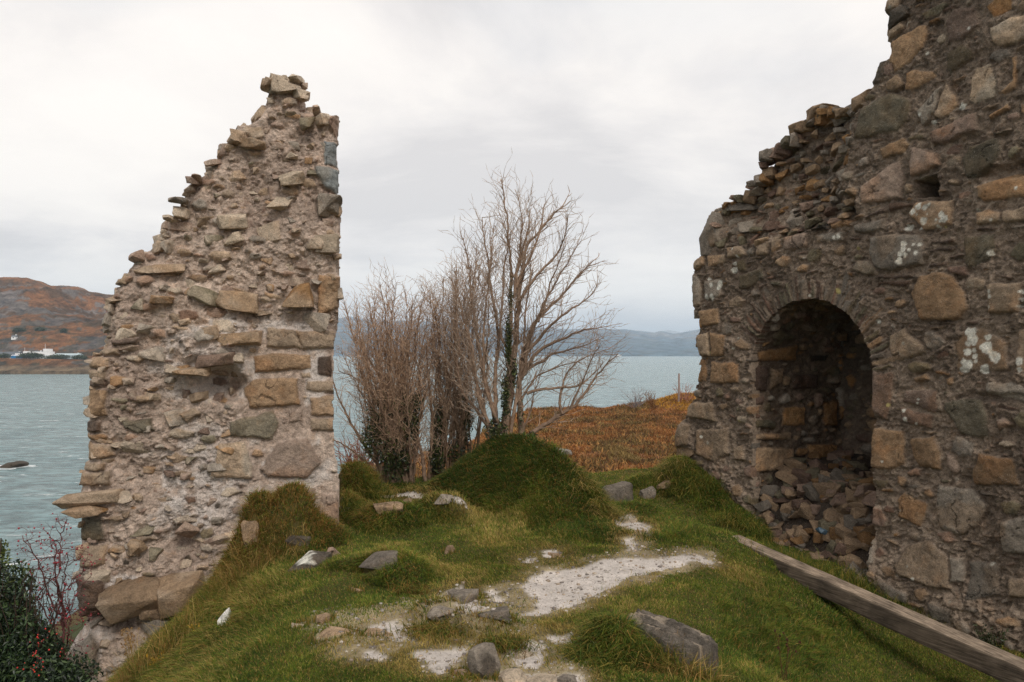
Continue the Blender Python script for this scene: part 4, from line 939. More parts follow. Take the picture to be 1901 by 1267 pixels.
# ================================================================== field stones
ROCKS = [  # px, py, w, h, colour, library, label, yaw, white patch
    (574, 1046, 86, 44, DRK * 1.1, 12, "dark flat rock with a bright white lichen patch, below the left ruin", .3, 'L'), (552, 1018, 50, 22, DRK, 1, "small dark rock with a white speck just behind the white-patched rock", .2, None),
    (624, 1028, 36, 26, PNK, 2, "pinkish tan rounded stone in the grass by the corner of the left ruin", .6, None), (462, 1002, 36, 36, TAN * .8, 3, "squarish tan block on the grass heap against the left ruin", .1, None),
    (703, 1046, 84, 30, GRY * .5, 4, "dark grey wedge of rock resting on top of a grassy hummock", .2, None), (824, 1140, 70, 44, GRY * .9, 5, "rounded grey stone with a white cap on a grass tuft", .5, 'T'),
    (898, 1236, 62, 76, GRY * .75, 6, "upright grey boulder at the bottom edge of the picture", .9, None), (416, 1148, 32, 42, S(215, 215, 215), 7, "chalk-white stone poking out of long grass below the left ruin", .3, None),
    (717, 946, 64, 20, TAN * .75, 8, "flat brown stone on the low hummock behind the lawn", .1, None), (553, 1160, 36, 12, LGT * .9, 9, "thin pale flat stone lowest on the left of the lawn", .1, None),
    (612, 1177, 80, 22, TAN, 10, "long pale curved flat stone bedded in the left lawn", -.4, None), (600, 1151, 34, 20, TAN * .9, 11, "small flat stone just above the long pale curved one", .9, None),
    (1150, 922, 66, 52, GRY * .55, 12, "dark round boulder at the far gap between mound and wall", .4, None), (1202, 918, 34, 26, GRY * .7, 13, "small grey stone right of the dark round boulder", .2, None),
    (1240, 903, 44, 14, TAN * .7, 14, "thin flat stone on the bank near the foot of the brown wall", 0, None), (862, 1106, 66, 26, GRY * .8, 15, "grey half-buried stone at the edge of a gravel patch", .3, None),
    (915, 1138, 66, 16, GRY * .55, 16, "low dark flat stone touching the near end of the gravel path", 0, None), (955, 1256, 66, 24, LGT * .9, 17, "pale flat slab beside the upright boulder at the bottom edge", .2, None),
    (1012, 1262, 70, 20, LGT * .8, 18, "pale slab at the bottom edge, second right of the upright boulder", -.2, None), (822, 935, 36, 18, GRY * .9, 19, "grey stone on the far right-hand grassy hummock", .2, None),
    (757, 933, 20, 16, TAN * .8, 20, "small stone between the two far hummocks", .2, None), (720, 921, 44, 10, LGT * .8, 21, "pale sliver of stone in the turf near the bare shrubs", 0, None), (875, 973, 12, 12, LGT, 22, "tiny pale stone alone in the middle of the lawn", .5, None),
    (832, 1022, 26, 20, TAN * .7, 23, "brown triangular stone in the central lawn", .7, None), (855, 1250, 36, 18, PNK * .9, 24, "small pinkish stone left of the upright boulder", .3, None), (872, 1264, 30, 16, TAN, 25, "tan chip of stone under the upright boulder at the picture edge", 1, None),
    (765, 1172, 50, 12, LGT * .9, 3, "thin pale stone set in the gravel between lawn and tufted hummock", .1, None), (700, 1176, 60, 12, TAN * 1.1, 5, "long low stone crossing the pale gravel in the left lawn", -.5, None),
    (1030, 1030, 36, 10, TAN * .8, 7, "flat stone bedded in the lawn above the gravel path", 0, None), (660, 1096, 26, 12, TAN * .9, 9, "flat stone below the dark grey wedge of rock", 0, None), (1053, 1262, 40, 18, GRY * .8, 11, "grey stone at the bottom edge under the rough schist slab", .4, None),
    (1170, 965, 40, 9, LGT * .85, 13, "pale flat step stone where the path leaves the gap", .2, None), (1186, 985, 40, 10, LGT * .8, 15, "second pale step stone below the gap, nearer the lawn", -.2, None), (975, 1215, 54, 12, LGT * .9, 17, "pale slab in the gravel right of the tufted hummock", .1, None),
    (640, 945, 24, 16, GRY * .6, 18, "small dark stone at the foot of the far left bank", .4, None), (1090, 962, 1, 1, GRY, 1, None, 0, None)]
rng = np.random.default_rng(12)
rock_xy = []
for (px, py, w, h, col, k, label, yaw, patch) in ROCKS:
    if not label: continue
    g0 = ground_at(px, py + h * .32); s_ = g0[1] / F
    W, Hh = w * s_, h * s_
    flat = h / w < .55
    dep = min(.75 * W, Hh * 3.0) if flat else .6 * W
    dep = max(dep, .05)
    V0, Fc = (LIB if flat else LIBR)[k % (26 if flat else 14)]
    vis = max(Hh - .24 * dep, .015) if flat else Hh * .82; hz = vis + (.05 if flat else .09)
    P = (V0 * np.array([W, dep, hz]) * .5) @ rotm(rng.normal(0, .06), rng.normal(0, .06), 0).T
    C = np.tile(col, (len(P), 1)) * (1 + .3 * fbm3(V0 + k, 1.5, 3, k)[:, None])
    if patch:
        mk = ((V0[:, 2] > .25) & (V0[:, 0] < .05 + .5 * fbm3(V0, 3, 2, 5))) if patch == 'L' else (V0[:, 2] > .45 + .5 * fbm3(V0, 3, 2, 5))
        C[mk] = S(215, 215, 210)
    if k == 6: C[(V0[:, 0] ** 2 + (V0[:, 2]) ** 2 < .4)] = DRK * 1.1
    o = make_mesh("rock", P, Fc, np.full(len(Fc), 3), M_rock, None, C)
    zc_ = float(gz(np.array(g0[0]), np.array(g0[1] + dep * .3)))
    o.location = (g0[0], g0[1] + dep * .3, zc_ + vis - hz * .5 - .008); 
    o.rotation_euler = (0, 0, yaw * .6)
    tag(o, label, "rock"); rock_xy.append((g0[0], g0[1] + dep * .3, W / 2, dep / 2))
g = pebbles(22000, np.random.default_rng(3)); o = make_mesh("gravel_grit", *g[:3], M_dry, None, g[3], True); tag(o, "small pebbles and grit strewn over the worn path and bare patches", "gravel", kind="stuff")
# rough schist slab
def slab():
    a = at(1168, 1152, 4.78); b_ = at(1318, 1222, 4.32); mid = (a + b_) / 2; d = b_ - a; Ln = np.linalg.norm(d); d /= Ln
    side = np.cross([0, 0, 1], d); side /= np.linalg.norm(side); up = np.cross(d, side); side = side if side[1] > 0 else -side
    n, mm = 70, 34; T_, S__ = np.meshgrid(np.linspace(-.5, .5, n), np.linspace(-.5, .5, mm))
    Wd = .30
    env = 1 - .35 * np.abs(T_ * 2) ** 3 + .10 * fbm(T_, T_ * 0, 6, 3, 2)
    layer = np.floor((fbm(T_ * .5, S__, 4, 3, 8) * .5 + .5) * 6) / 6
    z = .055 * layer + .020 * fbm(T_ * .6, S__ * 2, 9, 5, 4, .65) + .010 * np.abs(fbm(T_ * .3, S__, 30, 3, 14)) + .03
    dd = np.maximum(np.abs(T_) * 2, np.abs(S__) * 2); dd = dd + .12 * fbm(T_, S__, 7, 3, 44); z = z - .20 * sstep(.86, .93, dd)
    P = mid + d * (T_ * Ln)[..., None] + side * (S__ * Wd * env)[..., None] + up * z[..., None] * (1 if up[2] > 0 else -1)
    q = grid_faces(mm, n); tone = 1 + .5 * fbm(T_ * .4, S__, 14, 4, 6)
    C = (GRY * .45)[None, None] * np.clip(tone, .5, 1.6)[..., None]; wl_ = sstep(.12, .3, fbm(T_, S__, 5, 4, 19))[..., None] * .5; C = C * (1 - wl_) + LGT * .9 * wl_
    return P.reshape(-1, 3), q, np.full(len(q), 4), C.reshape(-1, 3)
g = slab(); o = make_mesh("schist_slab", *g[:3], M_rock, None, g[3], False); tag(o, "long rough layered slab sticking up from a windswept tuft in the foreground", "rock")
o = None
# pale stone in the heath
# ================================================================== grass
def blades(P, D, Ln, W, C, curl=.5, rng=None):
    """P base, D unit lean direction (already including up), Ln length; two-piece curved blade"""
    n = len(P); up = np.array([0, 0, 1.])
    sd_ = np.cross(D, up) + rng.normal(0, .6, (n, 3)); sd_[:, 2] *= .2; sd_ /= np.linalg.norm(sd_, axis=1, keepdims=True) + 1e-9
    grow = D * .45 + up * .55; grow /= np.linalg.norm(grow, axis=1, keepdims=True)
    M1 = P + grow * (Ln * .5)[:, None]; tipd = D.copy(); tipd[:, 2] -= curl * .5
    tipd /= np.linalg.norm(tipd, axis=1, keepdims=True); Tp = M1 + tipd * (Ln * .55)[:, None]
    w = sd_ * (W / 2)[:, None]
    V = np.stack([P - w, P + w, M1 + w * .8, M1 - w * .8, Tp], 1).reshape(-1, 3)
    b_ = np.arange(n) * 5
    loops = np.stack([b_, b_ + 1, b_ + 2, b_ + 3, b_ + 3, b_ + 2, b_ + 4], 1).ravel()
    tot = np.tile([4, 3], n)
    shade = np.stack([C, C, C * 1.0, C * 1.0, C * 1.12], 1).reshape(-1, 3)
    return V, loops, tot, shade
rng = np.random.default_rng(91)
def near_grass(N):
    # sample in the view fan with density falling with distance
    Y = 3.7 + (10.6 - 3.7) * rng.random(N * 2) ** 1.35
    X = (rng.random(N * 2) * 1.30 - .65) * Y
    g = gravel(X, Y); z = gz(X, Y)
    keep = (g < -.0 + .03 * rng.normal(0, 1, len(X))) & (rng.random(len(X)) < .25 + .75 * sstep(.0, .25, -g) + .0)
    keep &= rng.random(len(X)) > .60 * worn(X, Y)
    # keep out of walls
    uR = (X - PR.O[0]) * PR.U[0] + (Y - PR.O[1]) * PR.U[1]; dRr = (X - PR.O[0]) * PR.N[0] + (Y - PR.O[1]) * PR.N[1]
    keep &= ~((dRr < .06) & (uR > -.3)); uL = (X - PL.O[0]) * PL.U[0] + (Y - PL.O[1]) * PL.U[1]; dl = (X - PL.O[0]) * PL.N[0] + (Y - PL.O[1]) * PL.N[1]
    keep &= ~((dl < .03) & (uL > -2.6) & (uL < .03)); keep &= z > -2.2; keep &= np.abs(X) < 6.8
    for (rx, ry, a, b_) in rock_xy: keep &= ((X - rx) / (a * .85)) ** 2 + ((Y - ry) / (b_ * .85)) ** 2 > 1
    bare = fbm(X, Y, 2.6, 3, 71); 
    X, Y, z, g = X[keep], Y[keep], z[keep], g[keep]
    return X, Y, z, g
X, Y, Z, Gd = near_grass(640000)
n = len(X); e = .04
sx = (gz(X + e, Y, False) - gz(X - e, Y, False)) / (2 * e); sy = (gz(X, Y + e, False) - gz(X, Y - e, False)) / (2 * e)
slope = np.hypot(sx, sy)
bdR, bzR, bsR = seg_near(RIDGE, X, Y)
longg = sstep(.40, .85, slope) * sstep(.02, .12, -Gd)
onridge = sstep(1.0, .7, bdR)
hm = np.zeros(n)
for (cx, cy, rx, ry, h, rot, p) in HUM:
    if h >= .10: hm = np.maximum(hm, sstep(1.5, .7, np.hypot((X - cx) / rx, (Y - cy) / ry)))
longg = np.clip(np.maximum.reduce([longg, onridge * .9, hm * .6]), 0, 1)
leftl = sstep(-1.2, -2.2, X) * sstep(7.2, 6.6, Y); longg = np.maximum(longg, leftl * .55)
patchn = fbm(X, Y, 1.1, 4, 81); patch2 = fbm(X, Y, 4.0, 3, 83)
Ln = .012 + .020 * rng.random(n) + longg * (.025 + .095 * rng.random(n) ** 1.3) * (1 + .5 * patch2) + .008 * np.clip(patch2, -1, 1) + .03 * sstep(.25, .5, patchn) * (rng.random(n) < .3)
Ln *= 1 + .3 * (rng.random(n) < .03)
dwn = np.stack([-sx, -sy, 0 * sx], 1); dwn /= np.linalg.norm(dwn, axis=1, keepdims=True) + .15
wind = np.array([-.35, -.25, 0]) + np.stack([fbm(X, Y, .9, 2, 85), fbm(X, Y, .9, 2, 86), 0 * X], 1) * .9
D = wind * .6 + dwn * (1.1 * longg)[:, None] + rng.normal(0, .5, (n, 3)); D[:, 2] = .75 - .6 * longg + rng.normal(0, .12, n)
D /= np.linalg.norm(D, axis=1, keepdims=True)
gA, gB, gC, gD = S(96, 112, 40), S(122, 126, 52), S(166, 146, 86), S(66, 86, 36)
patch2 = patch2 + .8 * fbm(X, Y, 9, 3, 87); t = rng.random(n) + .55 * patchn + .30 * patch2 - .30 * onridge * (bsR <= 0)
C = np.where((t < .35)[:, None], gD, np.where((t < .8)[:, None], gA, gB)) * (.8 + .45 * rng.random(n))[:, None]
yel = np.clip(sstep(.22, 0, -Gd) * .75 + (.08 + sstep(.10, .6, patchn + .4 * patch2) * .5) * (1 - longg) + leftl * .25, 0, .9) > rng.random(n)
C = C * (1 - .10 * onridge * (bsR <= 0))[:, None]
C[yel] = (gC * (.75 + .5 * rng.random(n))[:, None])[yel]
dry = rng.random(n) < (.05 + .10 * longg + .4 * hm * (X < -1.2))
C[dry] = (S(150, 116, 62) * (.6 + .6 * rng.random(n))[:, None])[dry]
Wd = (.0035 + .0028 * rng.random(n)) * (Y / 6) ** .7
g = blades(np.stack([X, Y, Z - .006], 1), D, Ln, Wd, C, .45, rng)
o = make_mesh("grass", *g[:3], M_grass, None, g[3], False); tag(o, "short green and yellowing turf with longer tufts covering the castle mound", "grass", kind="stuff")

# straw-like dead grass beside the left ruin and on tufts
def tuft(px, py, n, ln, spread, cols, lean=(0, 0), wd=.005, up=.6):
    p = ground_at(px, py); Xt = p[0] + rng.normal(0, spread, n); Yt = p[1] + rng.normal(0, spread * .7, n)
    Zt = gz(Xt, Yt); Dt = rng.normal(0, .5, (n, 3)); Dt[:, 0] += lean[0]; Dt[:, 1] += lean[1]; Dt[:, 2] = up + rng.normal(0, .25, n)
    Dt /= np.linalg.norm(Dt, axis=1, keepdims=True); ci = rng.integers(len(cols), size=n)
    return blades(np.stack([Xt, Yt, Zt - .01], 1), Dt, ln * (.5 + .8 * rng.random(n)), np.full(n, wd), np.array(cols)[ci] * (.7 + .5 * rng.random(n))[:, None], .5, rng)
straw = [S(176, 150, 92), S(150, 116, 66), S(120, 112, 52)]
grn = [S(96, 104, 40), S(70, 88, 34), S(140, 124, 60)]
tg = [tuft(480, 1040, 900, .16, .16, straw, (.3, -.3)), tuft(430, 1080, 700, .20, .12, straw, (-.1, -.4)), tuft(410, 1110, 700, .20, .10, straw + grn, (0, -.4)), tuft(550, 980, 500, .12, .12, straw + grn), tuft(350, 1170, 600, .20, .14, straw + grn, (.1, -.2)),
      tuft(300, 1230, 500, .24, .16, straw + grn, (0, -.1)), tuft(260, 1262, 300, .3, .14, straw, (0, 0)), tuft(760, 1100, 600, .12, .07, [S(120, 84, 44)] + grn, (.3, -.5), up=.1), tuft(810, 1175, 800, .12, .10, straw[1:] + grn, (-.2, -.5), up=.1), tuft(930, 1200, 700, .12, .08, [S(110, 84, 44)] + grn, (.3, -.5), up=.1),
      tuft(1125, 1205, 1400, .13, .12, grn, (-.9, -.3), up=.15), tuft(1225, 1245, 900, .10, .12, grn + straw[1:], (.1, -.8), up=.1), tuft(1290, 1262, 800, .16, .10, straw + grn, (.2, -.3)), tuft(1120, 955, 900, .18, .08, straw[:1] + grn, (.8, -.6), up=0), tuft(1080, 905, 900, .18, .10, straw[:1] + grn, (.8, -.4), up=0),
      tuft(1250, 870, 700, .22, .12, straw[:1] + grn, (-.7, -.5), up=0), tuft(1290, 900, 900, .22, .14, grn, (-.5, -.7), up=0), tuft(1380, 975, 900, .22, .16, grn, (-.4, -.7), up=0), tuft(680, 905, 800, .20, .14, grn, (.5, -.5), up=0), tuft(650, 950, 900, .2, .12, grn, (.4, -.5), up=0),
      tuft(1500, 1060, 900, .14, .25, grn, (0, 0)), tuft(1600, 1085, 900, .14, .2, grn, (0, 0)), tuft(1690, 1140, 600, .12, .16, grn, (0, 0)), tuft(720, 975, 700, .14, .13, grn, (0, -.6), up=0), tuft(822, 965, 600, .14, .10, grn, (.3, -.6), up=0)]
for (rx, ry, a, b_) in rock_xy:
    if a < .03: continue
    n_ = int(200 * a / .1) + 30; th = rng.uniform(0, 6.283, n_); rr = rng.uniform(.88, 1.25, n_); Xt, Yt = rx + a * rr * np.cos(th), ry + b_ * rr * np.sin(th)
    k_ = gravel(Xt, Yt) < -.01; Xt, Yt, th = Xt[k_], Yt[k_], th[k_]; n_ = len(Xt)
    if n_ < 4: continue
    Dt = np.stack([np.cos(th) * -.2, np.sin(th) * -.2, 0 * th + .9], 1) + rng.normal(0, .4, (n_, 3)); Dt /= np.linalg.norm(Dt, axis=1, keepdims=True)
    cs = np.array(grn + [straw[1]]); tg.append(blades(np.stack([Xt, Yt, gz(Xt, Yt) - .008], 1), Dt, .025 + .04 * rng.random(n_), np.full(n_, .0045), cs[rng.integers(len(cs), size=n_)] * (.7 + .5 * rng.random(n_))[:, None], .5, rng))
g = join(*tg); o = make_mesh("long_grass", *g[:3], M_grass, None, g[3], False)
tag(o, "long drooping tufts of green and straw-coloured grass along the walls and hummocks", "grass", kind="stuff")

# bracken on the lower heath
N = 150000
Yh = 26 + 66 * rng.random(N) ** .8; Xh = -10 + rng.random(N) * (12 + Yh * .33); keep = (np.interp(Xh, HEATH_X, HEATH_Y) - Yh > .2)
Xh, Yh = Xh[keep], Yh[keep]; Zh = gz(Xh, Yh); n = len(Xh)
cl_ = fbm(Xh, Yh, .5, 4, 95); c2 = fbm(Xh, Yh, .12, 3, 96)
D = rng.normal(0, .6, (n, 3)); D[:, 2] = .7 + .3 * rng.random(n); D /= np.linalg.norm(D, axis=1, keepdims=True)
pal = np.array([S(154, 106, 62), S(134, 88, 52), S(162, 122, 74), S(100, 76, 52), S(124, 104, 64)])
ci = np.clip((rng.random(n) * 2.6 + cl_ * 4.0 + c2 * 2 + .9), 0, 4).astype(int)
C = pal[ci] * ((.65 + .5 * rng.random(n)) * (1 + .5 * fbm(Xh, Yh, .9, 3, 97)))[:, None]
yb = (np.exp(-(((Xh - 19) / 4.5) ** 2 + ((Yh - 80) / 9) ** 2)) > .35) & (rng.random(n) < .6); C[yb] = S(196, 148, 60) * .9
Lh = (.16 + .25 * rng.random(n)) * (1 + .7 * np.clip(cl_, -.5, 1))
g = blades(np.stack([Xh, Yh, Zh - .05], 1), D, Lh, .05 + .06 * rng.random(n), C, .8, rng)
o = make_mesh("bracken", *g[:3], M_bracken, None, g[3], False); tag(o, "rust-orange dead bracken covering the lower headland", "bracken", kind="stuff")

# ================================================================== tubes, trees, shrubs
def tubes(segs, sides=5):
    """segs: (n,9): p0, p1, r0, r1, colour index"""
    s = np.array(segs, float); p0, p1, r0, r1 = s[:, :3], s[:, 3:6], s[:, 6], s[:, 7]
    d = p1 - p0; ln = np.linalg.norm(d, axis=1, keepdims=True) + 1e-9; d = d / ln
    ref = np.where(np.abs(d[:, 2:3]) < .9, np.array([[0, 0, 1.]]), np.array([[1., 0, 0]]))
    a = np.cross(d, ref); a /= np.linalg.norm(a, axis=1, keepdims=True); b_ = np.cross(d, a)
    th = np.arange(sides) / sides * 2 * np.pi
    ring_ = a[:, None] * np.cos(th)[None, :, None] + b_[:, None] * np.sin(th)[None, :, None]
    A = p0[:, None] + ring_ * r0[:, None, None]; B = (p1 + d * r1[:, None] * .3)[:, None] + ring_ * r1[:, None, None]
    V = np.concatenate([A, B], 1).reshape(-1, 3); n = len(s); k = np.arange(sides); k2 = (k + 1) % sides
    q = np.stack([k, k2, k2 + sides, k + sides], 1)[None] + (np.arange(n) * 2 * sides)[:, None, None]
    return V, q.reshape(-1), np.full(n * sides, 4)
def chain(segs, pts, r0, r1, jit=.0, rnd=random):
    pts = [np.array(p, float) for p in pts]
    for i in range(len(pts) - 1):
        t0, t1 = i / (len(pts) - 1), (i + 1) / (len(pts) - 1)
        segs.append((*pts[i], *pts[i + 1], r0 + (r1 - r0) * t0, r0 + (r1 - r0) * t1))
def smooth_pts(pts, step, jit, rnd):
    pts = np.array(pts, float); L_ = np.concatenate([[0], np.cumsum(np.linalg.norm(np.diff(pts, axis=0), axis=1))])
    n = max(3, int(L_[-1] / step)); t = np.linspace(0, L_[-1], n)
    P = np.stack([np.interp(t, L_, pts[:, i]) for i in range(3)], 1)
    K = np.array([.25, .5, .25])
    for _ in range(3): P[1:-1] = P[:-2] * .25 + P[1:-1] * .5 + P[2:] * .25
    w = np.cumsum(rnd.normal(0, jit * 2.6, P.shape), axis=0); w -= np.linspace(0, 1, n)[:, None] * w[-1]
    return P + w * .6
def twig(segs, p, d, ln, r, lvl, rnd, upb, spread):
    step = .045 + .02 * lvl; n = max(2, int(ln / step)); q = np.array(p, float); d = np.array(d, float)
    for i in range(n):
        d = d + rnd.normal(0, .13, 3) + np.array([0, 0, upb]); d /= np.linalg.norm(d)
        q2 = q + d * step; t0, t1 = i / n, (i + 1) / n
        segs.append((*q, *q2, r * (1 - .75 * t0), r * (1 - .75 * t1))); q = q2
        if lvl > 0 and i >= 1 and rnd.random() < .62:
            a = np.cross(d, rnd.normal(0, 1, 3)); a /= np.linalg.norm(a) + 1e-9
            nd = d * math.cos(spread) + a * math.sin(spread)
            twig(segs, q, nd, ln * (1 - t1 * .6) * rnd.uniform(.4, .7), max(r * .7, .0026), lvl - 1, rnd, upb, spread)
def tree(name, label, stems, Y0, colA, colB, seed, twn=1.0, upb=.05, tl=(.25, .5), spread=.6, ivy=None, r0=.035, group=None, lv=2):
    rnd = np.random.default_rng(seed); big, small = [], []
    allp = []
    for (pts, r, den) in stems:
        if seed in (13, 14): pts = [(x, 812 - (812 - y) * .955 if y < 812 else y) for x, y in pts]
        Ys = rnd.normal(0, .22); n = len(pts)
        P3 = [at(x, y, Y0 + Ys * (i / (n - 1)) + rnd.normal(0, .03) * (i > 0)) for i, (x, y) in enumerate(pts)]
        P = smooth_pts(P3, .07, .006, rnd); m_ = len(P)
        for i in range(m_ - 1):
            t0, t1 = i / (m_ - 1), (i + 1) / (m_ - 1)
            big.append((*P[i], *P[i + 1], r * (1 - .86 * t0), r * (1 - .86 * t1))); 
            for _k in range(int(rnd.random() < den) + int(rnd.random() < den * twn * .9) + int(t0 > .35 and rnd.random() < .7)):
                if t0 < .12: break
                d = P[i + 1] - P[i]; d /= np.linalg.norm(d); a = np.cross(d, rnd.normal(0, 1, 3)); a /= np.linalg.norm(a)
                sp = rnd.uniform(.35, .9); nd = d * math.cos(sp) + a * math.sin(sp)
                twig(small, P[i], nd, rnd.uniform(*tl) * (1 - .35 * t0), max(r * .22 * (1 - .5 * t0), .0036), lv, rnd, upb, spread)
        twig(small, P[-1], P[-1] - P[-2], tl[0] * .8, r * .14 + .001, 1, rnd, upb, spread)
        allp.append(P)
    base_ = allp[0][0].copy(); base_[2] = float(gz(np.array(base_[0]), np.array(base_[1])))
    t = thing(name, label, "tree", tuple(base_), group)
    for nm, sg, c, sd_ in (("trunk", big, colA, 7), ("branches", small, colB, 4)):
        V, q, T = tubes(sg, sd_); C = np.tile(c, (len(V), 1)) * (1 + .35 * fbm3(V, 2.5, 3, seed)[:, None])
        if nm == "branches": C = C * (.8 + .4 * np.repeat(rnd.random(len(sg)), sd_ * 2))[:, None]
        part(nm, (V, q, T, C), M_bark, t)
    if ivy: part("ivy", leaves_geo(ivy, rnd), M_leaf, t, False)
    return t
def leaves_geo(blobs, rnd):
    """blobs: (cx,cy,cz,rx,ry,rz,n,size,palette)"""
    out = []
    for (c, r, n, sz, pal_) in blobs:
        P = rnd.normal(0, 1, (n, 3)); P /= np.linalg.norm(P, axis=1, keepdims=True); P *= (rnd.random(n) ** .45)[:, None]
        P = P * (1 + .35 * fbm3(P * 2 + c[0], 1.5, 2, 4)[:, None]); P = np.array(c) + P * np.array(r)
        a = rnd.normal(0, 1, (n, 3)); a /= np.linalg.norm(a, axis=1, keepdims=True); b_ = np.cross(a, rnd.normal(0, 1, (n, 3))); b_ /= np.linalg.norm(b_, axis=1, keepdims=True)
        s_ = sz * (.6 + .7 * rnd.random(n))[:, None]; nn = np.cross(a, b_)
        V = np.stack([P - a * s_, P + b_ * s_ * .42 + nn * s_ * .15, P + a * s_, P - b_ * s_ * .42 + nn * s_ * .15], 1).reshape(-1, 3)
        k = np.arange(n) * 4; q = np.stack([k, k + 1, k + 2, k, k + 2, k + 3], 1).ravel()
        C = np.repeat(np.array(pal_)[rnd.integers(len(pal_), size=n)] * (.6 + .7 * rnd.random(n))[:, None], 4, axis=0)
        out.append((V, q, np.full(n * 2, 3), C))
    return join(*out)
def ivyb(px, py, Y, rx, ry, n, sz=.022):
    k = Y / F; return (at(px, py, Y), (rx * k, .12 + rx * k * .4, ry * k), n, sz, [S(44, 56, 30), S(60, 72, 36), S(34, 40, 26), S(84, 92, 48)])
BK1, BK2 = S(100, 82, 68), S(140, 116, 100)
# left clump
rnd = np.random.default_rng(4)
stL = []
for i in range(54):
    bx = rnd.uniform(700, 768); tx = 640 + 165 * ((i + .5) / 54) + rnd.uniform(-22, 22); ty = rnd.uniform(520, 640) + abs(tx - 720) * .25
    mx = bx + (tx - bx) * rnd.uniform(.45, .75); my = rnd.uniform(690, 760)
    stL.append(([(bx, 898), (bx + (mx - bx) * .5, 820), (mx, my), (tx, ty)], rnd.uniform(.008, .022), .95))
for p in [[(735, 900), (690, 850), (650, 790), (625, 720), (605, 680)], [(730, 900), (680, 860), (640, 830), (612, 815)], [(740, 898), (735, 800), (700, 700), (655, 620), (640, 560)], [(790, 895), (785, 850), (765, 790), (758, 740)], [(722, 900), (720, 820), (690, 740), (660, 700), (630, 690)]]:
    stL.append((p, .03, .8))
tree("bare_tree", "leafless bushy tree with dense upright reddish twigs and ivied foot, right beside the pointed ruin", stL, 10.15, S(124, 104, 88), S(180, 152, 128), 11, 2.2, .06, (.22, .46), .65,
     [ivyb(700, 810, 10.1, 30, 50, 1700), ivyb(760, 780, 10.1, 22, 55, 1500), ivyb(735, 850, 10.1, 30, 45, 1600), ivyb(775, 745, 10.1, 12, 20, 300), ivyb(720, 750, 10.1, 30, 30, 500)])
stM = []
for i in range(28):
    bx = rnd.uniform(798, 880); tx = 788 + 125 * ((i + .5) / 28) + rnd.uniform(-16, 16); ty = 560 - (tx - 790) * .85 + rnd.uniform(-20, 60)
    stM.append(([(bx, 890 - max(0, bx - 830) * .6), (bx + (tx - bx) * .3, 790), (bx + (tx - bx) * .6, 690), (tx, ty)], rnd.uniform(.008, .020), .95))
for p in [[(815, 890), (812, 800), (820, 740), (818, 640), (812, 560)], [(860, 830), (850, 790), (825, 750), (800, 735), (786, 732)], [(795, 895), (800, 860), (806, 800), (800, 740), (792, 640)]]:
    stM.append((p, .03, .8))
tree("bare_tree", "leafless many-stemmed shrub between the reddish bush and the tallest tree, trunk black with ivy", stM, 10.2, S(124, 102, 84), S(176, 152, 130), 12, 1.9, .06, (.22, .46), .65,
     [ivyb(812, 850, 10.2, 18, 50, 1500), ivyb(818, 780, 10.2, 14, 40, 800), ivyb(865, 770, 10.2, 14, 60, 800), ivyb(850, 840, 10.2, 22, 25, 500)])
# the tall tree and its right-hand neighbour
stT = [([(935, 812), (942, 740), (948, 640), (953, 560), (960, 500), (975, 430), (1010, 395), (1045, 362)], .052, .9), ([(940, 812), (945, 720), (950, 600), (955, 510), (950, 440), (945, 380), (930, 310)], .035, .6),
       ([(953, 540), (958, 460), (968, 400), (962, 350), (956, 330)], .018, .8), ([(930, 812), (925, 720), (928, 620), (915, 520), (900, 430), (895, 385)], .03, .9), ([(925, 812), (905, 720), (890, 620), (880, 520), (865, 440), (856, 420)], .03, .9),
       ([(918, 815), (890, 740), (880, 640), (850, 540), (835, 500)], .024, .9), ([(958, 520), (985, 460), (1000, 420), (1012, 380), (1010, 360)], .02, .9), ([(955, 560), (990, 500), (1035, 450), (1060, 400), (1050, 380)], .022, .9),
       ([(935, 812), (920, 760), (905, 700), (905, 600), (920, 480), (918, 400)], .024, .9), ([(945, 812), (960, 740), (975, 640), (985, 540), (985, 450)], .024, .9), ([(950, 700), (930, 600), (935, 500), (940, 420), (925, 370)], .02, .9), ([(925, 815), (900, 780), (865, 740), (850, 690), (845, 600), (850, 520)], .022, .9),
       ([(910, 820), (895, 760), (870, 690), (868, 600), (880, 480), (885, 440)], .02, .9), ([(956, 500), (975, 450), (985, 400), (978, 365)], .016, .9)]
tree("bare_tree", "tallest leafless tree on top of the grassy mound, ivy-wrapped stem and long top shoots", stT, 9.45, S(136, 114, 96), S(166, 146, 128), 13, 1.5, .05, (.28, .55), .6,
     [ivyb(944, 640, 9.4, 7, 60, 900, .016), ivyb(938, 740, 9.4, 9, 50, 700, .018), ivyb(948, 550, 9.4, 5, 40, 200, .014), ivyb(920, 800, 9.4, 22, 25, 500), ivyb(955, 690, 9.4, 6, 30, 120)])
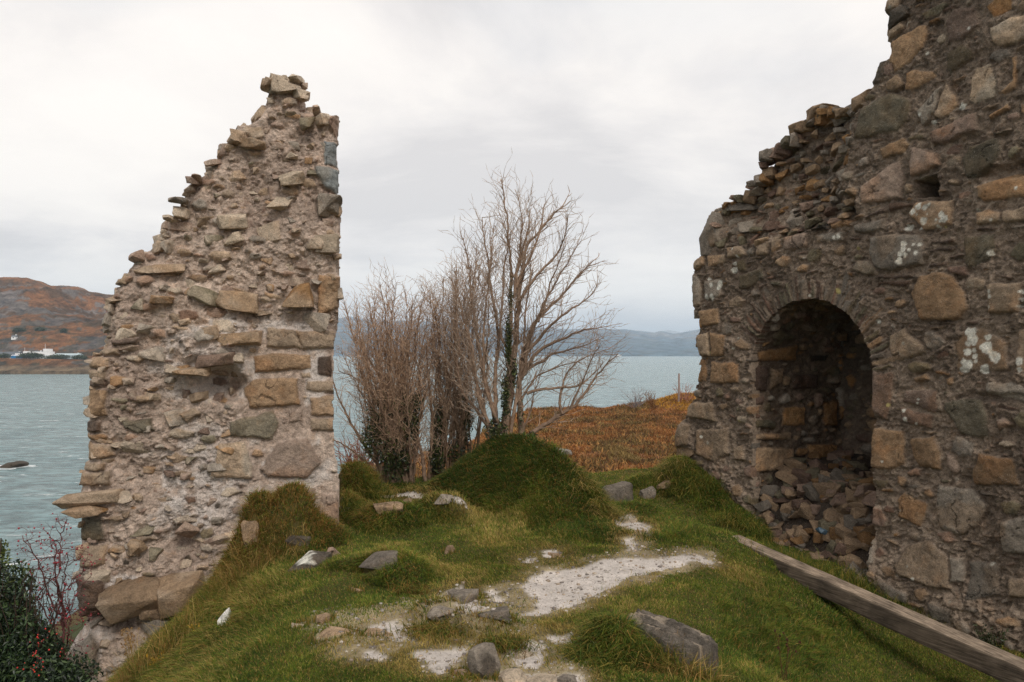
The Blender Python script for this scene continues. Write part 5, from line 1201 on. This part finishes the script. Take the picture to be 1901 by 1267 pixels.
stX = [([(969, 812), (969, 760), (966, 700), (975, 640), (1000, 590), (1040, 540), (1080, 490), (1100, 470)], .042, .9), ([(972, 690), (1000, 640), (1050, 615), (1090, 600), (1125, 597)], .026, .9), ([(970, 660), (1010, 610), (1060, 560), (1100, 530), (1110, 505)], .024, .9),
       ([(971, 815), (998, 792), (1035, 770), (1060, 752), (1085, 725), (1110, 690), (1148, 650)], .032, .85), ([(1045, 765), (1040, 720), (1060, 680), (1100, 650), (1140, 640)], .018, .9), ([(975, 730), (1010, 720), (1060, 715), (1090, 700), (1120, 665)], .02, .9),
       ([(968, 700), (985, 620), (1010, 560), (1030, 500), (1050, 440)], .024, .9), ([(975, 680), (1030, 650), (1080, 640), (1120, 620)], .02, .9), ([(970, 812), (992, 760), (1005, 700), (1010, 660)], .014, .8), ([(1060, 750), (1085, 700), (1095, 660), (1115, 630)], .014, .9), ([(968, 740), (1000, 690), (1050, 670), (1085, 660)], .016, .9), ([(1000, 590), (1010, 540), (1040, 500), (1070, 440), (1080, 430)], .018, .9)]
tree("bare_tree", "leafless tree sweeping right over the bracken, one low limb reaching towards the water", stX, 9.5, S(124, 104, 88), S(160, 138, 120), 14, 1.5, .06, (.26, .5), .6,
     [ivyb(967, 770, 9.5, 6, 40, 160, .016), ivyb(985, 812, 9.5, 12, 10, 120)])
# young saplings at the foot of the clumps
# small leafless shrub and post on the heath
def far_shrub(name, px, py, Y, h, n, col, label):
    rnd = np.random.default_rng(int(px)); p = at(px, py, Y); sg = []
    for i in range(n):
        d = np.array([rnd.normal(0, .5), rnd.normal(0, .5), 1.]); d /= np.linalg.norm(d); q = p + np.array([rnd.normal(0, .1), 0, -.2]); stp = h / 7
        for j in range(8):
            d = d + rnd.normal(0, .15, 3); d /= np.linalg.norm(d); q2 = q + d * stp; sg.append((*q, *q2, .03 * (1 - j / 9), .03 * (1 - (j + 1) / 9)))
            if rnd.random() < .7:
                e_ = d + rnd.normal(0, .5, 3); e_ /= np.linalg.norm(e_); sg.append((*q2, *(q2 + e_ * stp * 1.6), .014, .006))
            q = q2
    V, q, T = tubes(sg, 4); o = make_mesh(name, V, q, T, M_bark, None, np.tile(col, (len(V), 1))); tag(o, label, "shrub"); return o
far_shrub("bare_shrub", 1180, 757, 82, 2.0, 26, S(130, 122, 122), "small grey leafless shrub alone on the skyline of the bracken headland")
far_shrub("bare_shrub", 662, 878, 24, 1.0, 34, S(126, 84, 72), "low reddish leafless shrub seen through the gap beside the pointed ruin")
far_shrub("bare_shrub", 1268, 750, 78, 1.8, 26, S(150, 104, 84), "reddish leafless shrub round the foot of the wooden post")
far_shrub("bare_shrub", 1212, 752, 70, 1.2, 22, S(120, 84, 50), "dark brown scrub in front of the yellow bracken hump on the headland")
p = at(1260, 755, 78); ph = 3.2; sg = [(p[0], p[1], p[2] - .5, p[0] + .03, p[1], p[2] + ph, .10, .085)]
V, q, T = tubes(sg, 10); k = len(V); cap = np.array([10 + i for i in range(10)])
o = make_mesh("wooden_post", V, np.concatenate([q, cap]), np.concatenate([T, [10]]), M_bark, None, np.tile(S(128, 112, 104), (len(V), 1))); tag(o, "lone grey wooden post standing on the bracken headland above the sea", "post")
# pale boulder in the heath
pb = at(1046, 845, 44); gq = stone_geo(LIBR, 4, np.zeros(3), (1.0, .8, .7), np.eye(3), S(104, 100, 96)); o = make_mesh("rock", *gq[:3], M_rock, None, gq[3]); o.location = (pb[0], pb[1], float(gz(np.array(pb[0]), np.array(pb[1]))) + .2)
tag(o, "dull grey boulder in the orange bracken just right of the mound", "rock")

# ---- bottom left shrubs
rnd = np.random.default_rng(8)
hol = [S(34, 50, 32), S(48, 66, 40), S(26, 36, 26), S(70, 88, 52)]
def lb(px, py, Y, rx, ry, n, sz=.020, pal_=hol): k = Y / F; return (at(px, py, Y), (rx * k, rx * k * .8, ry * k), n, sz, pal_)
t = thing("holly_bush", "dense dark evergreen bush with clusters of scarlet berries in the lower left corner", "bush", tuple(at(20, 1400, 5.6)))
part("foliage", leaves_geo([lb(10, 1230, 5.5, 75, 120, 9000), lb(60, 1260, 5.4, 60, 110, 7000), lb(20, 1110, 5.7, 45, 70, 2400, .017, hol + [S(96, 104, 56)]), lb(100, 1290, 5.2, 60, 70, 4000), lb(5, 1040, 5.7, 14, 40, 260, .016, [S(110, 120, 60), S(60, 76, 40)]), lb(150, 1260, 5.6, 36, 50, 900, .016), lb(-40, 1200, 5.5, 90, 160, 6000)], rnd), M_leaf, t, False)
sg = []
for i in range(60):
    a = at(rnd.uniform(-20, 90), 1330, 5.5); b_ = at(rnd.uniform(-20, 120), rnd.uniform(1050, 1200), 5.5 + rnd.normal(0, .1)); P = smooth_pts([a, (a + b_) / 2 + rnd.normal(0, .04, 3), b_], .07, .008, rnd); chain(sg, P, .007, .002)
P = smooth_pts([at(-2, 1250, 5.6), at(0, 1120, 5.6), at(2, 1000, 5.6)], .06, .003, rnd); chain(sg, P, .012, .005)
V, q, T = tubes(sg, 5); part("stems", (V, q, T, np.tile(S(62, 50, 42), (len(V), 1))), M_bark, t)
def berries(pts, r, cols):
    out = []
    for p in pts:
        V0 = []; F0 = []
        rr = r * rnd.uniform(.6, 1.25)
        for i in range(1, 4):
            for j in range(6):
                ph_ = i / 4 * math.pi; th = j / 6 * 2 * math.pi; V0.append((math.sin(ph_) * math.cos(th), math.sin(ph_) * math.sin(th), math.cos(ph_)))
        V0 += [(0, 0, 1), (0, 0, -1)]
        for i in range(2):
            for j in range(6): a = i * 6 + j; b2 = i * 6 + (j + 1) % 6; F0 += [(a, a + 6, b2), (b2, a + 6, b2 + 6)]
        for j in range(6): F0 += [(18, j, (j + 1) % 6), (19, 12 + (j + 1) % 6, 12 + j)]
        out.append((np.array(V0) * rr + p, np.array(F0).ravel(), np.full(len(F0), 3), np.tile(cols[rnd.integers(len(cols))], (20, 1))))
    return join(*out)
bp = []
for (cx, cy, n, sx_, sy_) in [(78, 1190, 16, 6, 10), (66, 1205, 20, 6, 14), (72, 1225, 14, 8, 8), (62, 1242, 20, 12, 6), (90, 1165, 8, 8, 8), (118, 1210, 6, 8, 6), (85, 1262, 5, 8, 5), (75, 1180, 8, 12, 6)]:
    for _ in range(n // 2): bp.append(at(cx + rnd.normal(0, sx_), cy + rnd.normal(0, sy_), 4.98 + rnd.normal(0, .03)))
o = part("berries", berries(bp, .0048, [S(200, 40, 28), S(160, 30, 24), S(120, 36, 28)]), M_berry, t); o['kind'] = "stuff"
t = thing("hawthorn_bush", "leafless thorny bush dotted with dark red haws against the water, beside the ruin's left foot", "bush", tuple(at(110, 1300, 6.1)))
sg = []; tips = []
def thorn(p, d, ln, r, lvl):
    n = max(2, int(ln / .04)); q = np.array(p, float); d = np.array(d, float)
    for i in range(n):
        d = d + rnd.normal(0, .24, 3) + np.array([0, 0, .03]); d /= np.linalg.norm(d); q2 = q + d * .04; sg.append((*q, *q2, r * (1 - .7 * i / n), r * (1 - .7 * (i + 1) / n))); q = q2
        if lvl > 0 and rnd.random() < .55:
            a = np.cross(d, rnd.normal(0, 1, 3)); a /= np.linalg.norm(a); thorn(q, d * .55 + a * .83, ln * rnd.uniform(.35, .65), max(r * .6, .0018), lvl - 1)
        elif rnd.random() < .30: tips.append(q + rnd.normal(0, .006, 3))
for pts, r in [([(108, 1260), (104, 1180), (100, 1110), (96, 1060), (110, 1020)], .013), ([(125, 1165), (108, 1120), (105, 1070), (118, 1010), (124, 965)], .009), ([(100, 1130), (80, 1080), (62, 1050), (46, 1010), (42, 995)], .008), ([(100, 1170), (70, 1120), (52, 1090), (40, 1050)], .007), ([(108, 1150), (120, 1100), (122, 1060), (125, 1030)], .007), ([(90, 1230), (60, 1180), (45, 1130), (38, 1100)], .008), ([(125, 1150), (112, 1150), (104, 1120)], .01), ([(112, 1220), (125, 1160), (128, 1110)], .007)]:
    P = smooth_pts([at(x, y, 6.1 + rnd.normal(0, .08)) for x, y in pts], .05, .006, rnd); chain(sg, P, r, r * .35)
    for i in range(1, len(P) - 1):
        if rnd.random() < .75:
            a = rnd.normal(0, 1, 3); a[2] += .3; a /= np.linalg.norm(a); thorn(P[i], a, rnd.uniform(.12, .30), max(r * .4, .0028), 2)
V, q, T = tubes(sg, 4); part("branches", (V, q, T, np.tile(S(98, 62, 60), (len(V), 1))), M_bark, t)
tips = [tips[i] for i in rnd.permutation(len(tips))[:420]]
o = part("berries", berries(tips, .0075, [S(132, 28, 40), S(110, 26, 34), S(150, 40, 54)]), M_berry, t); o['kind'] = "stuff"
# ---- small weeds
def weed(name, label, px, py, h, n, col, leafcol=None, seed=1, spread=.35, head=None, cat="weed", Yo=0):
    rnd2 = np.random.default_rng(seed); p = ground_at(px, py); t = thing(name, label, cat, tuple(p)); sg = []; lv = []; hd = []
    for i in range(n):
        d = np.array([rnd2.normal(0, spread), rnd2.normal(0, spread), 1.]); d /= np.linalg.norm(d); q = p + np.array([rnd2.normal(0, .015), rnd2.normal(0, .015), -.02]); st_ = h * rnd2.uniform(.6, 1) / 8
        for j in range(8):
            d = d + rnd2.normal(0, .08, 3); d /= np.linalg.norm(d); q2 = q + d * st_; sg.append((*q, *q2, .0032 * (1 - j / 12), .0032 * (1 - (j + 1) / 12)))
            if j > 3 and rnd2.random() < .6:
                e_ = d + rnd2.normal(0, .6, 3); e_ /= np.linalg.norm(e_); q3 = q2 + e_ * st_ * 1.3; sg.append((*q2, *q3, .0018, .001)); hd.append(q3)
            if leafcol is not None and rnd2.random() < .8: lv.append(q2)
            q = q2
        hd.append(q)
    V, q, T = tubes(sg, 4); part("stalks", (V, q, T, np.tile(col, (len(V), 1))), M_dry, t)
    if leafcol is not None: part("leaves", leaves_geo([(c, (.02, .02, .02), 4, .014, leafcol) for c in lv], rnd2), M_leaf, t, False)
    if head is not None: part("seed_heads", leaves_geo([(c, (.010, .010, .012), 14, .008, head) for c in hd], rnd2), M_dry, t, False)['kind'] = "stuff"
weed("dead_weed", "tall brown dead weed stalk with seed heads in the lawn near the timber beam", 1452, 1262, .36, 3, S(88, 58, 40), None, 2, .10, [S(96, 56, 40), S(70, 44, 34)])
weed("ragwort", "weed with small yellow leaves in the long grass below the left ruin's foot", 368, 1190, .16, 7, S(110, 96, 50), [S(190, 150, 40), S(150, 120, 40)], 3)
weed("ragwort", "yellow-leaved weed nearest the lower left corner, at the edge of the bank", 292, 1255, .20, 8, S(130, 104, 50), [S(196, 150, 40), S(160, 130, 50)], 4)
weed("leafy_weed", "dark leafy weed growing at the foot of the brown wall behind the beam's near end", 1838, 1215, .30, 16, S(54, 48, 34), [S(48, 62, 34), S(64, 72, 38)], 5, .4)
weed("leafy_weed", "small bright green weed at the brown wall's foot, left of the dark leafy one", 1745, 1150, .12, 8, S(70, 84, 36), [S(110, 128, 50), S(84, 100, 44)], 6, .6)
weed("dead_weed", "straw-coloured dry stalks leaning against the left ruin's lower corner", 245, 1262, .42, 9, S(170, 140, 90), None, 7, .25, [S(150, 120, 80)])
weed("nettle", "low leafy weed in the dark turf between beam and brown wall", 1640, 1120, .10, 8, S(60, 70, 34), [S(60, 76, 36)], 9, .6)

# ================================================================== sea, hills, far shore
m, nt, b = mat_new("sea_water"); v = obj_vec(nt, (.5, 1, 1)); v2 = obj_vec(nt, (.55, 1, 1))
n1 = node_noise(nt, .9, 6, 0.65, v); n2_ = node_noise(nt, .16, 7, 0.68, v2)
c = node_mix(nt, 'MIX', node_ramp(nt, n2_, [(0.36, 0.0), (0.64, 1.0)]), (0.10, 0.175, 0.188), (0.19, 0.275, 0.285))
c = node_mix(nt, 'MULTIPLY', 1.0, c, node_ramp(nt, n1, [(0.36, 0.55), (0.5, 1.0), (0.62, 1.35)]))
cap = node_mix(nt, 'MULTIPLY', 1.0, node_ramp(nt, node_noise(nt, .42, 5, 0.62, obj_vec(nt, (.40, 1, 1))), [(0.60, 0.0), (0.66, 1.0)]), node_ramp(nt, node_noise(nt, 2.5, 3, 0.6, v), [(0.45, 0.0), (0.6, 1.0)]))
c = node_mix(nt, 'MIX', cap, c, (0.75, 0.78, 0.78))
nt.links.new(c, b.inputs['Base Color']); b.inputs['Roughness'].default_value = 0.25; b.inputs['IOR'].default_value = 1.33
node_bump(nt, b, [(n2_, 0.9, 1.6), (n1, 0.9, 0.45)])
V = np.array([[-26000, -3000, -12], [26000, -3000, -12], [26000, 26000, -12], [-26000, 26000, -12]], float)
o = make_mesh("sea", V, [0, 1, 2, 3], [4], m); tag(o, kind="structure")
def hills(name, prof, Yshore, Yridge, step, zshore, rough, cols, seed, band=None, depth=1.6, jag=.0, pw=.8, rock=.35, bank=0.0):
    """prof: ridge line in photo pixels; the land rises from Yshore to the ridge"""
    prof = np.array(prof, float); az = np.arange(prof[0, 0], prof[-1, 0], step); nr = 260
    t = np.linspace(0, 1, nr) ** 1.25
    A, T_ = np.meshgrid(az, t); Yr = Yshore + (Yridge * depth - Yshore) * T_
    Xw = (A - CX) / F * Yr
    top = EYE + (HY - np.interp(A, prof[:, 0], prof[:, 1])) / F * Yridge
    rel = np.clip((Yr - Yshore) / (Yridge - Yshore), 0, 1); fall = np.clip((Yr - Yridge) / (Yridge * (depth - 1)), 0, 1)
    env = sstep(prof[0, 0], prof[0, 0] + 60, A) * sstep(prof[-1, 0], prof[-1, 0] - 60, A)
    sc_ = 1 / (Yridge * .11)
    nn = fbm(Xw, Yr, sc_, 6, seed, .55); rid = 1 - np.abs(fbm(Xw, Yr, sc_ * 2.2, 5, seed + 9)) * 2
    Zw = zshore + (top - zshore) * (rel ** pw) * (1 - fall * .6) * (1 + (nn * .42 + rid * .12) * rough * np.clip(rel * 3, 0, 1) * np.clip((1.02 - rel) * 4, .12, 1)) 
    if bank: rl = np.clip((rel - .2) / .8, 0, 1); Zw = zshore + bank * sstep(0, .09, rel) * (1 + .25 * nn) + (top - zshore - bank) * (rl ** pw) * (1 - fall * .6) * (1 + (nn * .42 + rid * .10) * rough * np.clip(rl * 3, 0, 1) * np.clip((1.02 - rel) * 4, .12, 1))
    Zw = np.where(T_ < .004, -16, Zw)
    P = np.stack([Xw, Yr, Zw], -1)
    e = fbm(Xw, Yr, sc_ * 3.0, 5, seed + 3)[..., None]; f = fbm(Xw, Yr, sc_ * 11, 5, seed + 4, .65)[..., None]; g2 = fbm(Xw * .5, Yr, sc_ * 6, 4, seed + 6)[..., None]
    c0, c1, c2_, c3 = cols
    k1 = sstep(-.12, .12, e + .7 * f); C = c0 * (1 - k1) + c1 * k1
    k2 = sstep(rock, rock + .10, g2 + .5 * f + .35 * e) ; C = C * (1 - k2) + c2_ * k2
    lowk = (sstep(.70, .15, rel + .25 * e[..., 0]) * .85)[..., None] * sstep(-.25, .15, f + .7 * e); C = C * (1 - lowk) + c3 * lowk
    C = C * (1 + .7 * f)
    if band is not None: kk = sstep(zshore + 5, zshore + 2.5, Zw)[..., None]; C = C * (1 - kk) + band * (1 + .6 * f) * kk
    q = grid_faces(nr, len(az))
    mm, nt, b = mat_new(name + "_ground"); vv_ = obj_vec(nt); q_ = 800. / Yridge
    cc = node_mix(nt, 'MULTIPLY', 1.0, attr_col(nt), node_ramp(nt, node_noise(nt, .10 * q_, 8, .75, vv_, .4), [(.34, .35), (.5, 1.0), (.66, 1.5)]))
    cc = node_mix(nt, 'MIX', node_ramp(nt, node_noise(nt, .035 * q_, 8, .8, vv_), [(.53, 0.0), (.58, .8)]), cc, node_mix(nt, 'MULTIPLY', 1.0, cc, (.50, .58, .68)))
    nt.links.new(cc, b.inputs['Base Color']); b.inputs['Roughness'].default_value = .95; b.inputs['Specular IOR Level'].default_value = .1
    node_bump(nt, b, [(node_noise(nt, .06 * q_, 8, .75, vv_), 1.0, 9.0 / q_)])
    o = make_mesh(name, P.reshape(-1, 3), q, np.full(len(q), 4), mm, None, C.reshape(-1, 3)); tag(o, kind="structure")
    return P
HP = hills("hills", [(-700, 560), (-400, 540), (-150, 530), (-40, 524), (0, 521), (50, 518), (80, 524), (96, 530), (120, 529), (145, 531), (165, 541), (195, 545), (260, 556), (330, 575), (430, 610), (520, 640), (600, 654)],
      500, 860, 2.2, -10.5, 1.0, (S(142, 98, 64), S(98, 74, 54), S(116, 108, 104), S(60, 56, 42)), 700, S(128, 110, 88), 1.5, pw=.8, rock=.06, bank=8.0)
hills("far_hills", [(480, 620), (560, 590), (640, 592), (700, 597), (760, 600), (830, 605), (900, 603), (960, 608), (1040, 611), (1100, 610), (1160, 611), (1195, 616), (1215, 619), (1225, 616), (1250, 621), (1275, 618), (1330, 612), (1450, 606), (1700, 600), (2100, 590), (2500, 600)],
      2950, 5200, 4, -11, 1.1, (S(104, 122, 140), S(132, 130, 132), S(124, 138, 154), S(78, 104, 120)), 800, None, 1.5)  # pale blue of distance haze partly painted into these hill colours
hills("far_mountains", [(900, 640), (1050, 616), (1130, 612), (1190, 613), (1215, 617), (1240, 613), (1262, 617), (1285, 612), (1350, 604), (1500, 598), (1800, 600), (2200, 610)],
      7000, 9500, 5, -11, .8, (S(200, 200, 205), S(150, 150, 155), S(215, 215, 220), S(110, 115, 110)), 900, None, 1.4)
# low shore land with rocks in front of the hill
def hz(px, Y):  # height of the hill mesh nearest to a pixel column and distance
    i = np.argmin(np.abs((HP[0, :, 0] / HP[0, :, 1]) - (px - CX) / F)); j = np.argmin(np.abs(HP[:, i, 1] - Y)); return HP[j, i, 2]
def boxg(c, s_, rot, col):
    V = np.array([[x, y, z] for x in (-.5, .5) for y in (-.5, .5) for z in (0, 1)], float) * s_; cr, sr = math.cos(rot), math.sin(rot)
    V = np.stack([V[:, 0] * cr - V[:, 1] * sr, V[:, 0] * sr + V[:, 1] * cr, V[:, 2]], 1) + c
    f = [(0, 1, 3, 2), (4, 6, 7, 5), (0, 4, 5, 1), (2, 3, 7, 6), (0, 2, 6, 4), (1, 5, 7, 3)]
    return V, np.array(f).ravel(), np.full(6, 4), np.tile(col, (8, 1))
def gable(c, s_, rise, rot, col):
    w, d, h = s_; V = np.array([[-w / 2 - .3, -d / 2 - .3, h], [w / 2 + .3, -d / 2 - .3, h], [w / 2 + .3, d / 2 + .3, h], [-w / 2 - .3, d / 2 + .3, h], [-w / 2 - .3, 0, h + rise], [w / 2 + .3, 0, h + rise]], float)
    cr, sr = math.cos(rot), math.sin(rot); V = np.stack([V[:, 0] * cr - V[:, 1] * sr, V[:, 0] * sr + V[:, 1] * cr, V[:, 2]], 1) + c
    return V, np.array([0, 1, 5, 4, 2, 3, 4, 5, 0, 4, 3, 1, 2, 5, 0, 3, 2, 1]), np.array([4, 4, 3, 3, 4]), np.tile(col, (6, 1))
M_paint = plain_mat("painted_render", .7, .5, .9, 1.05)
WHT = S(225, 225, 225); SLT = S(90, 94, 100)
def house(px, w, d, h, rise, col, roofc, label, Y=545, rot=0, lift=None, nwin=4, bluedoor=False):
    z = (EYE - (lift - HY) / F * Y) if lift else hz(px, Y); c = np.array([(px - CX) / F * Y, Y, z - .5])
    t = thing("white_house", label, "house", tuple(c), "houses on the far shore")
    part("wall", boxg(c, (w, d, h + .5), rot, col), M_paint, t, False)
    part("roof", gable(c, (w, d, h + .502), rise, rot, roofc), M_paint, t, False)
    ch = boxg(c + np.array([w * .4, 0, h + rise * .6]), (.8, .8, 1.4), rot, col); part("chimney", ch, M_paint, t, False)
    for i in range(nwin):
        part("window", boxg(c + np.array([-w / 2 + w * (i + .5) / nwin, -d / 2 - .03, .5 + h * .4]), (w / nwin * .35, .08, h * .3), rot, S(70, 80, 90)), M_paint, t, False)
    return t
def ferry(px, py, Y, Ln, hc, label):
    c = at(px, py, Y)
    if Y < 800: c[2] = hz(px, Y) - .4
    t = thing("moored_boat", label, "boat", tuple(c), "boats at the far quay")
    def hull(c, Lh, Wd, Hh, col):
        n = 9; V = []
        for k in range(2):
            for i in range(n):
                x = -Lh / 2 + Lh * i / (n - 1); w = Wd / 2 * (1 - max(0, (i / (n - 1) - .6) / .4) ** 2 * .95); s_ = .75 if k == 0 else 1
                V += [(x * (.95 if k == 0 else 1), -w * s_, k * Hh), (x * (.95 if k == 0 else 1), w * s_, k * Hh)]
        V = np.array(V) + c; f = []
        for i in range(n - 1):
            a = i * 2; bb = a + n * 2; f += [(a, a + 2, bb + 2, bb), (a + 1, bb + 1, bb + 3, a + 3), (bb, bb + 2, bb + 3, bb + 1), (a, a + 1, a + 3, a + 2)]
        f += [(0, n * 2, n * 2 + 1, 1), (n * 2 - 2, n * 2 - 1, n * 4 - 1, n * 4 - 2)]
        return V, np.array(f).ravel(), np.full(len(f), 4), np.tile(col, (len(V), 1))
    part("hull", hull(c, Ln, Ln * .25, Ln * .12, hc), M_paint, t, False)
    part("cabin", boxg(c + np.array([-Ln * .05, 0, Ln * .122]), (Ln * .55, Ln * .18, Ln * .10), 0, WHT), M_paint, t, False)
    part("wheelhouse", boxg(c + np.array([Ln * .08, 0, Ln * .224]), (Ln * .2, Ln * .14, Ln * .08), 0, WHT), M_paint, t, False)
    V, q, T = tubes([(c[0], c[1], c[2] + Ln * .2, c[0], c[1], c[2] + Ln * .45, .12, .08)], 6); part("mast", (V, q, T, np.tile(WHT, (len(V), 1))), M_paint, t)
    return t
house(27, 9, 7, 2.6, 2, WHT, SLT, "low white cottage farthest left on the opposite shore", 560)
house(12, 8, 6, 2.4, 1.8, WHT, SLT, "small white cottage at the left picture edge on the opposite shore", 565)
ferry(46, 662, 556, 18, S(40, 130, 190), "white boat with a bright blue hull at the quay on the opposite shore")
ferry(84, 664, 556, 24, S(214, 220, 222), "largest white boat at the quay, right of the blue-hulled one")
house(128, 16, 7, 2.6, 1.2, S(190, 205, 210), S(170, 185, 190), "long low pale shed by the water at the opposite shore's inlet", 548)
house(70, 6, 5, 2.4, 1.5, WHT, SLT, "small white cottage between the two quay boats", 575, .2)
p = at(26, 634, 620); t = house(27, 3.2, 3, 2.0, 1.2, WHT, SLT, "tiny white cottage by itself above the shore road", 604, 0, None, 1)
# shore road ramp
a, b_ = at(158, 627, 640), at(186, 622, 640); V = np.array([a, b_, b_ + [0, 6, 0], a + [0, 6, 0], a - [0, 0, 1], b_ - [0, 0, 1], b_ + [0, 6, -1], a + [0, 6, -1]])
o = make_mesh("road_ramp", V, np.array([(0, 1, 2, 3), (4, 7, 6, 5), (0, 4, 5, 1), (2, 6, 7, 3), (1, 5, 6, 2), (0, 3, 7, 4)]).ravel(), np.full(6, 4), M_paint, None, np.tile(S(170, 170, 165), (8, 1)), False); tag(o, kind="structure")
# dark conifers and bushes of the far shore
def far_tree(px, py, Y, w, h, seed, label):
    rnd2 = np.random.default_rng(seed); c = at(px, py, Y); c[2] = hz(px, Y) - .3; t = thing("shore_tree", label, "tree", tuple(c), "bushy trees along the opposite shore")
    V, q, T = tubes([(c[0], c[1], c[2] - 1, c[0], c[1], c[2] + h * .5, .25, .12)], 6); part("trunk", (V, q, T, np.tile(S(70, 58, 48), (len(V), 1))), M_bark, t)
    part("crown", leaves_geo([(c + np.array([dx * w * .3, 0, h * .5 + dz]), (w * .4, w * .35, h * .4), 260, .55, [S(50, 66, 42), S(70, 80, 46), S(44, 54, 38)]) for dx, dz in ((-1, -.3), (0, .4), (1, -.2))], rnd2), M_leaf, t, False)
TL = ["dark scrub directly below the blue-hulled boat on the opposite shore", "dark scrub between the two white quay boats", "dark scrub under the left end of the largest quay boat", "dark bush at the left picture edge on the opposite shore",
      "dark scrub just right of the largest quay boat", "long dark scrub between the largest boat and the pale shed", "dark scrub right of the long pale shed", "lone dark tree on the slope above the blue-hulled boat", "highest dark tree, on the brown hillside", "dark tree on the slope between the quay boats and the hill"]
for i, (px, py, w, h) in enumerate([(50, 666, 10, 4), (58, 667, 11, 5), (66, 667, 9, 4), (8, 662, 7, 4), (100, 667, 9, 3.2), (112, 668, 10, 3.6), (148, 668, 8, 3), (36, 640, 8, 4), (118, 622, 4, 4), (75, 632, 7, 4)]):
    far_tree(px, py, 538 if py > 650 else 620, w, h, 40 + i, TL[i])
# reef with surf, left
for k, (px, py, w, h) in enumerate([(10, 868, 46, 9), (34, 867, 26, 8)]):
    Yr_ = 13.7 * F / (py - HY); gq = stone_geo(LIB, 4 + k, np.zeros(3), (w / F * Yr_, 2.4, 1.1), np.eye(3), S(62, 56, 50)); o = make_mesh("sea_rock", *gq[:3], M_rock, None, gq[3]); o.location = ((px - CX) / F * Yr_, Yr_, -11.95)
    tag(o, ["larger dark rock awash in the sea at the left picture edge", "smaller dark rock awash in the sea, right of the larger one"][k], "rock")
p0_ = (10 - CX) / F * 95; th = np.linspace(0, 2 * np.pi, 40, endpoint=False); rr = 1 + .25 * np.sin(3 * th) + .15 * np.sin(7 * th + 1)
m, nt, b = mat_new("surf_foam"); nt.links.new(node_ramp(nt, node_noise(nt, 2.2, 5, .7, obj_vec(nt, (.5, 1, 1))), [(.42, (.16, .22, .23)), (.56, (.7, .73, .73))]), b.inputs['Base Color']); b.inputs['Roughness'].default_value = .6
V = np.stack([p0_ + 3.0 * rr * np.cos(th), 95 + 2.2 * rr * np.sin(th), np.full(40, -11.97)], 1); o = make_mesh("surf", V, np.arange(40), [40], m); tag(o, "white surf round the rocks at the left edge", kind="stuff")
ferry(1148, 662, 1750, 14, WHT, "small white yacht far out on the sound, at the tip of the low tree limb")
for i, (px, py) in enumerate([(1178, 671), (1186, 671), (1193, 671)]):
    pass

# ================================================================== haze
V = np.array([[x, y, z] for x in (-14000, 14000) for y in (-1500, 14500) for z in (-17, 420)], float)
m = bpy.data.materials.new("haze_air"); m.use_nodes = True; nt = m.node_tree; nt.nodes.clear()
ou = nt.nodes.new("ShaderNodeOutputMaterial"); pv = nt.nodes.new("ShaderNodeVolumePrincipled"); pv.inputs['Color'].default_value = (.72, .86, 1.0, 1); pv.inputs['Density'].default_value = .00015; pv.inputs['Anisotropy'].default_value = .2
nt.links.new(pv.outputs[0], ou.inputs['Volume'])
o = make_mesh("haze", V, np.array([(0, 1, 3, 2), (4, 6, 7, 5), (0, 4, 5, 1), (2, 3, 7, 6), (0, 2, 6, 4), (1, 5, 7, 3)]).ravel(), np.full(6, 4), m, None, None, False); tag(o, "thin damp air that helps turn the distant hills blue", kind="stuff")
